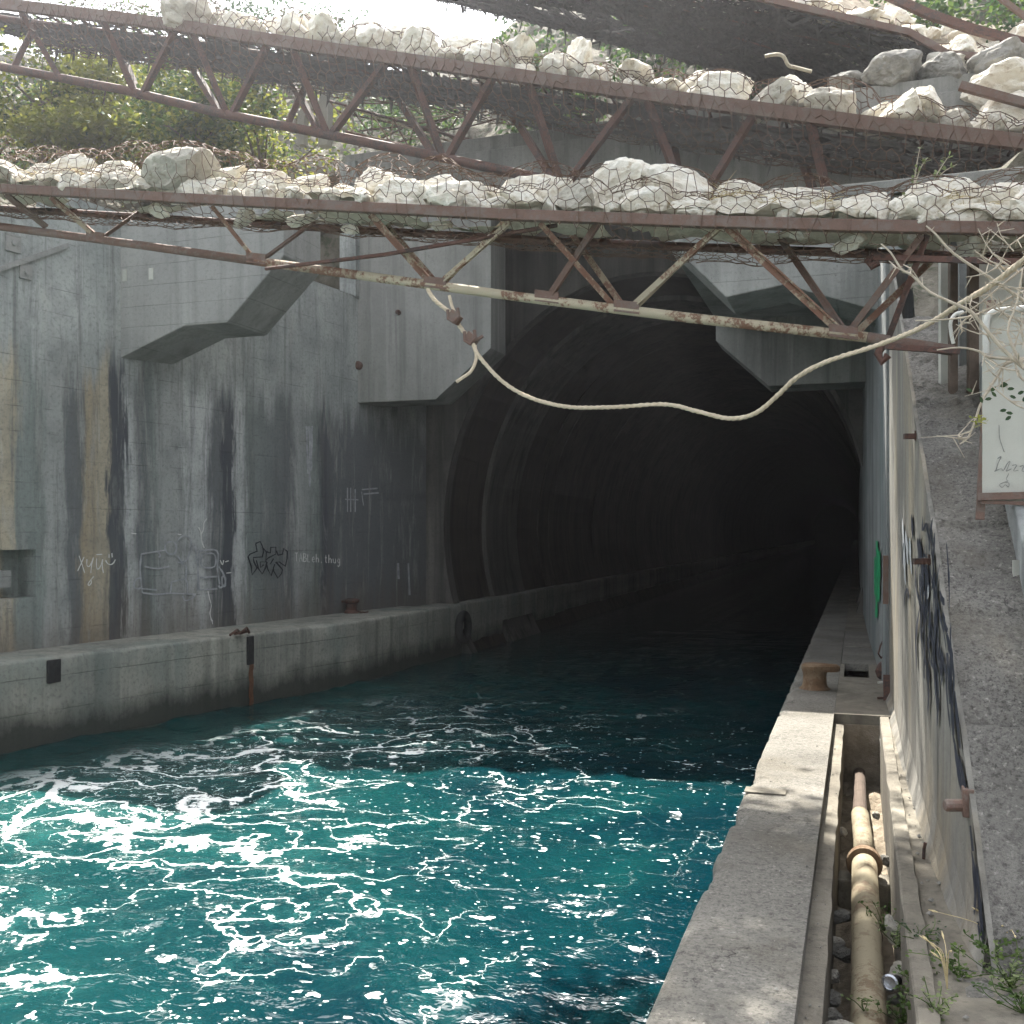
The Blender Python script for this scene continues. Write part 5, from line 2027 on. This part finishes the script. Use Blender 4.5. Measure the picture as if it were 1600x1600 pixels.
for (x, y0_, y1_, w, d, mt, lab, cat, nm) in ((1478, 400, 532, .12, 9.5, 'white_paint', 'narrow white board standing beside dark post above ramp', 'board', 'white_board'), (1560, 395, 500, .40, 9.3, 'white_paint', 'broad white board behind the twigs at upper right', 'board', 'white_board'),
                                              (1489, 392, 560, .07, 9.3, 'wood_dark', 'dark rotten post right of the narrow white board', 'post', 'wooden_post'), (1520, 392, 560, .09, 9.2, 'wood_dark', 'dark rotten post left of the broad white board', 'post', 'wooden_post'),
                                              (1505, 392, 540, .10, 9.8, 'con_side', 'grey panel between the two dark posts', 'panel', 'grey_panel')):
    A_, B_ = at(x, y0_, d), at(x, y1_, d)
    m = MB()
    gz = min(B_.z - .1, ramp_z(B_.y) - .1)
    m.obox(Vector((A_.x, A_.y, (A_.z + gz) / 2)), RT * w / 2, FW * .03, Vector((0, 0, (A_.z - gz) / 2)))
    tag(m.build(nm, M[mt], bevel=.005, origin=A_), lab, cat)
m = MB()
m.tube(smooth_line([at(1505, 488, 7.0), at(1492, 492, 7.0), at(1485, 505, 7.0), at(1487, 525, 7.0), at(1490, 537, 7.0)], 5), .014, 6)
tag(m.build('cable', M['cable'], smooth=True), 'white looped cable hanging among the twigs', 'cable')


# ------------------------------------------------------------------ shrub at right
def leaf(m, c, d, n, L, W):
    d = Vector(d).normalized()
    n = Vector(n)
    s = d.cross(n).normalized()
    u = s.cross(d)
    c = Vector(c)
    m.add([c, c + d * L * .3 + s * W * .5, c + d * L * .7 + s * W * .45, c + d * L + u * -.02 * L, c + d * L * .7 - s * W * .45, c + d * L * .3 - s * W * .5], [(0, 1, 2, 3), (0, 3, 4, 5)])


rnd = random.Random(3)
sh = thing('shrub', 'bare twiggy shrub with few leaves reaching in from right edge', 'shrub', at(1640, 600, 6.0))
BR = [([(1640, 600), (1600, 575), (1560, 538), (1520, 490), (1490, 474), (1452, 456), (1425, 430), (1408, 420), (1392, 395), (1376, 381)], .013), ([(1640, 500), (1600, 470), (1550, 436), (1490, 396), (1462, 366), (1447, 353)], .013),
      ([(1640, 570), (1590, 562), (1545, 558), (1530, 549), (1500, 543), (1464, 547)], .012), ([(1640, 560), (1594, 561), (1570, 570), (1560, 585), (1535, 625), (1522, 662), (1512, 684), (1500, 694)], .014),
      ([(1512, 684), (1500, 685), (1485, 683)], .008), ([(1517, 674), (1497, 680)], .007), ([(1640, 455), (1600, 455), (1530, 490), (1480, 499), (1430, 501)], .010), ([(1640, 390), (1592, 425), (1560, 450), (1530, 475), (1500, 492)], .010),
      ([(1640, 640), (1600, 638), (1570, 620), (1545, 598)], .008), ([(1425, 430), (1400, 418)], .007), ([(1422, 428), (1424, 420)], .006), ([(1520, 490), (1500, 508), (1508, 518)], .007), ([(1600, 575), (1575, 520), (1590, 470), (1598, 420)], .010),
      ([(1640, 620), (1595, 590), (1585, 545), (1600, 500)], .010), ([(1530, 490), (1515, 500), (1525, 515)], .006), ([(1640, 520), (1590, 500), (1550, 480), (1535, 470)], .009), ([(1640, 340), (1600, 368), (1575, 385)], .008)]
rb_ = random.Random(8)
for _ in range(26):
    x_, y_ = rb_.uniform(1560, 1640), rb_.uniform(390, 600)
    a_ = rb_.uniform(2.2, 4.4)
    l_ = rb_.uniform(30, 95)
    BR.append(([(x_, y_), (x_ + math.cos(a_) * l_ * .5, y_ + math.sin(a_) * l_ * .5 + rb_.uniform(-9, 9)), (x_ + math.cos(a_ + .3) * l_, y_ + math.sin(a_ + .3) * l_)], rb_.uniform(.003, .007)))
m = MB()
for k, (pp, r) in enumerate(BR):
    dd = 6.2 + .12 * (k % 4)
    P = smooth_line([at(x, y, dd + .02 * i) for i, (x, y) in enumerate(pp)], 3)
    m.tube(P, [r * (1 - .65 * i / (len(P) - 1)) for i in range(len(P))], 6)
    for _ in range(4):
        i = rnd.randrange(1, max(2, len(P) - 1))
        q_ = P[i] + Vector((rnd.gauss(0, .06), rnd.gauss(0, .06), rnd.gauss(0, .06)))
        m.tube([P[i], q_], [.005, .002], 4, False)
m.build('branches', M['bark'], sh, origin=sh.location)
m = MB()
for (x, y, ang_) in ((1562, 604, 20), (1574, 608, 10), (1548, 612, 60), (1557, 620, 120), (1550, 622, 200), (1590, 616, 40), (1598, 628, 70), (1588, 622, 150), (1573, 640, 200), (1583, 646, 170), (1580, 650, 230), (1535, 630, 100), (1520, 612, 140), (1565, 598, 330)):
    c = at(x, y, 6.3)
    a_ = R(ang_)
    leaf(m, c, RT * math.cos(a_) + UP * math.sin(a_) * .6, -FW + UP * .3, .045, .022)
m.build('dark_leaves', M['leaf_dark'], sh, origin=sh.location)
m = MB()
for _ in range(34):
    c = at(1528 + rnd.gauss(0, 7), 658 + rnd.gauss(0, 4), 6.25 + rnd.gauss(0, .03))
    leaf(m, c, (rnd.gauss(0, 1), rnd.gauss(0, 1), rnd.gauss(0, .6)), (0, -.6, 1), .03, .014)
m.build('young_leaves', M['leaf_yellow'], sh, origin=sh.location)


# leafy sprigs on the rocks of the front truss
def sprig(px, py, hpx, d, label, mat, n=18, name='sprig', group=None, lean=0.2, ll=.06):
    base = at(px, py, d)
    h = hpx / 1600 * d
    t_ = thing(name, label, 'plant', base, group)
    m = MB()
    ml = MB()
    for s in range(2):
        ln = [base + Vector((0, 0, 0)), base + RT * h * (lean * .4 + .12 * s) + UP * h * .5, base + RT * h * (lean + .2 * s) + UP * h * (1 - .25 * s)]
        P = smooth_line(ln, 4)
        m.tube(P, [.008 * (1 - .7 * i / (len(P) - 1)) for i in range(len(P))], 5)
        for k in range(n):
            i = rnd.randrange(1, len(P))
            leaf(ml, P[i], (rnd.gauss(0, 1), rnd.gauss(0, 1), rnd.gauss(.4, .5)), (rnd.gauss(0, .4), -.5, 1), ll * rnd.uniform(.6, 1.1), ll * .45)
    m.build('stems', M['bark'], t_, origin=base)
    ml.build('leaves', M[mat], t_, origin=base)
    return t_


sprig(1428, 292, 60, 8.95, 'upright green sprig left of its pair on the front truss rocks', 'leaf_pale', 16, lean=.15)
sprig(1452, 300, 58, 8.9, 'leaning green sprig right of its pair on front truss rocks', 'leaf_pale', 16, lean=.55)
sprig(1425, 345, 40, 8.75, 'drooping green sprig hanging at the front chord right', 'leaf_pale', 22, lean=-.3)

# ------------------------------------------------------------------ stones and weeds in the trench
rnd = random.Random(9)
for i, (x, y, z, s, lab, mt) in enumerate(((1312, 1432, 1.0, (.085, .08, .07), 'rounded brown stone left of the pipe, farthest of the trench stones', 'rock_dim'), (1303, 1475, .95, (.08, .07, .05), 'jagged stone behind the left trench lip', 'rock_grey'), (1318, 1492, .93, (.09, .08, .06), 'grey stone against the left side of pipe', 'rock_dim'),
                                           (1300, 1525, .93, (.07, .09, .05), 'small angular pale stone left of the pipe', 'rock_grey'), (1297, 1560, .92, (.09, .10, .05), 'flat slab stone low on the left of the trench', 'rock_dim'), (1302, 1588, 1.02, (.07, .07, .05), 'brownish stone near the picture bottom left of pipe', 'rock_dim'),
                                           (1322, 1612, 1.17, (.13, .09, .05), 'big pale flat stone at the bottom edge over the pipe', 'rock_grey'), (1398, 1455, 1.25, (.07, .06, .13), 'pale mossy upright stone right of the pipe', 'rock_grey'), (1408, 1522, 1.1, (.085, .08, .07), 'smooth grey boulder behind the torch', 'rock_grey'),
                                           (1400, 1562, 1.0, (.10, .07, .035), 'yellowish flat stone under the torch', 'rock_dim'), (1383, 1345, .95, (.07, .07, .06), 'rough lump right beside the flange', 'rock_dim'), (1370, 1275, .95, (.05, .05, .045), 'small stone in the dirt right of the far pipe', 'rock_grey'),
                                           (1316, 1300, .9, (.06, .10, .05), 'sunlit flat stone left of the far pipe', 'rock'))):
    p = on_z(x, y, z)
    rock(p, s, lab, 'stones in the trench', mt, rnd, name='stone')


def weed(c, n, h, label, mat='leaf', leafs=60, spread=.12, stalk=8, L=.025, cat='plant'):
    c = Vector(c)
    t_ = thing('weed', label, cat, c, 'weeds around the trench')
    m, ml = MB(), MB()
    for k in range(n):
        e = c + Vector((rnd.gauss(0, spread), rnd.gauss(0, spread), h * rnd.uniform(.4, 1)))
        P = smooth_line([c, (c + e) / 2 + Vector((rnd.gauss(0, .03), rnd.gauss(0, .03), h * .12)), e], 3)
        m.tube(P, .0025, 3, False)
        for _ in range(leafs // n):
            q_ = P[rnd.randrange(1, len(P))] + Vector((rnd.gauss(0, .012), rnd.gauss(0, .012), rnd.gauss(0, .01)))
            leaf(ml, q_, (rnd.gauss(0, 1), rnd.gauss(0, 1), rnd.gauss(.2, .4)), (rnd.gauss(0, .4), rnd.gauss(0, .4), 1), L * rnd.uniform(.6, 1.2), L * .7)
    m.build('stems', M['leaf'], t_, origin=c)
    ml.build('leaves', M[mat], t_, origin=c)
    return t_


weed(on_z(1382, 1455, 1.05), 9, .22, 'trailing green weed above the mossy stone', 'leaf', 80, .07)
weed(on_z(1412, 1600, 1.1), 10, .2, 'bright green weed at the bottom edge right of pipe', 'leaf', 110, .08)
weed(on_z(1436, 1470, 1.5), 12, .10, 'low mossy weed on the trench kerb', 'leaf_dark', 130, .10, L=.016)
weed(on_z(1350, 1580, 1.15), 4, .10, 'tiny weed growing over the near pipe', 'leaf_pale', 30, .05)
weed(on_z(1555, 1500, 1.55), 12, .16, 'green weed clump at the foot of the ramp', 'leaf', 130, .11)
weed(on_z(1600, 1585, 1.5), 14, .18, 'green weed clump in the bottom right corner', 'leaf', 150, .13)
weed(on_z(1392, 1022, QZ), 9, .3, 'dark weed tuft at the wall foot beside cover slabs', 'leaf_dark', 90, .12, L=.06)
weed(on_z(1500, 1530, 1.5), 10, .14, 'low green weed between kerb and wall foot', 'leaf', 120, .10)
weed(on_z(1580, 1545, 1.5), 14, .2, 'broad green weed patch right of the wall end', 'leaf_pale', 160, .14)
weed(on_z(1405, 1480, 1.2), 10, .16, 'pale weed sprouting beside the mossy stone', 'leaf_pale', 110, .07)
weed(on_z(1430, 1575, 1.3), 12, .22, 'leafy weed right of the torch', 'leaf', 140, .08)
weed(on_z(1460, 1590, 1.5), 9, .14, 'small weed on the kerb at the bottom edge', 'leaf_pale', 90, .09)
# dry grass with seed heads
for i, (x, y, n, lab) in enumerate(((1480, 1545, 7, 'dry grass tuft leaning over the trench kerb'), (1575, 1500, 8, 'dry grass tuft with seed heads at the ramp foot'), (1640, 1480, 6, 'dry grass stalks at the right edge'))):
    c = on_z(x, y, 1.5)
    t_ = thing('grass_tuft', lab, 'grass', c, 'dry grass tufts')
    m, mh = MB(), MB()
    for k in range(n):
        dr = Vector((rnd.gauss(-.3, .5), rnd.gauss(0, .5), 0))
        Lg = rnd.uniform(.16, .32)
        P = smooth_line([c, c + dr * Lg * .3 + UP * Lg * .6, c + dr * Lg * .9 + UP * Lg * .75], 4)
        m.tube(P, [.0035, .003, .003, .003, .003, .002, .002, .002, .001][:len(P)], 4, False)
        e = P[-1]
        dd = (P[-1] - P[-2]).normalized()
        mh = MB()
        mh.tube([e, e + dd * .02, e + dd * .05], [.002, .006, .001], 5, False)
        mh.build('seed_head', M['straw'], t_, origin=c)
    m.build('stalks', M['straw'], t_, origin=c)


# ------------------------------------------------------------------ trees
def tree(base, h, r, label, mats, seed, n=2600, name='tree', flat=.8, ls=.16, trunk_pts=None, crown=None, group='trees on the banks'):
    rn = random.Random(seed)
    base = Vector(base)
    t_ = thing(name, label, 'tree', base, group)
    m = MB()
    top = crown or (base + Vector((rn.gauss(0, .3), rn.gauss(0, .3), h * .72)))
    tp = trunk_pts or [base, base.lerp(top, .4) + Vector((rn.gauss(0, .15), rn.gauss(0, .15), 0)), top]
    P = smooth_line(tp, 4)
    m.tube(P, [h * .028 * (1 - .75 * i / (len(P) - 1)) for i in range(len(P))], 8)
    clumps = []
    for k in range(16):
        v = Vector((rn.gauss(0, .5), rn.gauss(0, .5), rn.gauss(0, .38) * flat))
        if v.length > 1:
            v.normalize()
        c = top + v * r
        clumps.append((c, r * rn.uniform(.22, .42)))
        s = P[rn.randrange(len(P) // 2, len(P))]
        m.tube([s, s.lerp(c, .55) + Vector((0, 0, .1 * r)), c], [h * .010, h * .006, h * .002], 5, False)
    m.build('trunk', M['trunk'], t_, origin=base)
    meshes = [MB() for _ in mats]
    for i in range(n):
        c, cr = rn.choice(clumps)
        v = Vector((rn.gauss(0, 1), rn.gauss(0, 1), rn.gauss(0, .8))) * cr * .6
        p = c + v
        leaf(meshes[rn.randrange(len(mats))], p, (rn.gauss(0, 1), rn.gauss(0, 1), rn.gauss(-.1, .6)), (rn.gauss(0, .7), rn.gauss(0, .7), 1), ls * rn.uniform(.6, 1.3), ls * .55)
    for mm, k in zip(meshes, mats):
        mm.build('crown', M[k], t_, origin=base)
    return t_


def hill_pt(px, py, Y):
    return on_y(px, py, Y)


specs = [(60, 165, 29.5, 2.8, 'leaf_yellow', 'leaf', 'bright yellow-green tree at the far left behind the truss'), (150, 180, 31, 3.2, 'leaf_yellow', 'leaf_yellow', 'sunlit yellow bush left of the dark gap beyond the left bank'), (-60, 190, 29, 3.2, 'leaf_dark', 'leaf', 'dark green tree at the left frame edge'),
         (260, 190, 35, 3.2, 'leaf_dark', 'leaf', 'dark tree between the two yellow-green ones'), (330, 165, 30, 2.6, 'leaf', 'leaf_yellow', 'fresh green tree behind the middle of the rear truss diagonals'), (410, 200, 33, 3.0, 'leaf_yellow', 'leaf', 'light green tree left of the white post'), (110, 215, 28, 1.9, 'leaf_yellow', 'leaf_yellow', 'low yellow bush nearest the left end of front truss'), (300, 225, 28, 2.0, 'leaf', 'leaf_yellow', 'low green bush behind the tall grey boulder'),
         (430, 120, 42, 4.5, 'leaf_dark', 'leaf_dark', 'tall dark tree farthest back beside the white post'), (200, 110, 44, 4.5, 'leaf', 'leaf_dark', 'tall green tree farthest back at left')]
for i, (x, y, Y, r, ma, mb_, lab) in enumerate(specs):
    c = on_y(x, y, Y)
    base = Vector((c.x, c.y, c.z - r * 1.7))
    tree(base, r * 2.2, r, lab, [ma, ma, mb_], 100 + i, 4200, crown=c, ls=.21)

# leaning tree on the right bank whose crown hangs over the quay (shade on the quay)
tree((4.2, 7.0, 3.0), 12, 3.3, 'leaning tree on the right bank shading the quay', ['leaf', 'leaf_dark'], 77, 7400, trunk_pts=[(4.2, 7.0, 2.6), (3.6, 7.6, 8.5), (1.5, 10.8, 13.4), (-3.0, 13.9, 14.8)], crown=Vector((-3.05, 13.95, 15.1)), flat=.3, ls=.2)

tree((5.0, 16.5, 8.6), 8, 1.5, 'small leaning tree on the right bank above the wing wall', ['leaf', 'leaf_dark'], 91, 4200, trunk_pts=[(5.0, 16.5, 8.4), (3.6, 16.6, 12.8), (-1.5, 16.2, 15.2)], crown=Vector((-1.5, 16.1, 15.4)), flat=.3, ls=.2)
tree((6.5, 19.5, 9.6), 8, 1.5, 'taller leaning tree farther back on the right bank', ['leaf', 'leaf_dark'], 92, 4200, trunk_pts=[(6.5, 19.5, 9.4), (4.6, 19.3, 14.0), (-1.5, 18.9, 16.4)], crown=Vector((-1.5, 18.8, 16.6)), flat=.3, ls=.2)
# scrub on the slope over the tunnel
rq_ = random.Random(55)
for k, (x, Y) in enumerate(((-9.5, 33), (-6.5, 36), (-3.0, 34), (-12, 37), (-1, 38), (2.5, 35), (-8, 40), (5, 38), (-15, 35), (-18, 39))):
    z = top_hill(x, Y)[2]
    r_ = rq_.uniform(1.5, 2.4)
    tree((x, Y, z - .3), 2.2, r_, '%s scrub bush from the left on the slope over the tunnel' % ORD[sorted((-9.5, -6.5, -3.0, -12, -1, 2.5, -8, 5, -15, -18)).index(x)], ['leaf_dark', 'leaf'], 300 + k, 1500, name='bush', crown=Vector((x, Y, z + r_ * .5)), ls=.2, group='scrub over the tunnel')

# ------------------------------------------------------------------ haze added as a stand-in for lens glare
HAZE = .0011
m = MB()
m.box((-115, -115, -5), (75, 312, 62))
hz = NT('glare_haze')
hz.t.nodes.remove(hz.b)
pv = hz.n('ShaderNodeVolumePrincipled')
pv.inputs['Color'].default_value = (.93, .95, 1, 1)
pv.inputs['Density'].default_value = HAZE
pv.inputs['Anisotropy'].default_value = .82
hz.l(pv.outputs[0], hz.out.inputs['Volume'])
tag(m.build('haze', hz.m), 'thin added haze standing in for lens glare over the canal mouth', 'haze', kind='stuff')
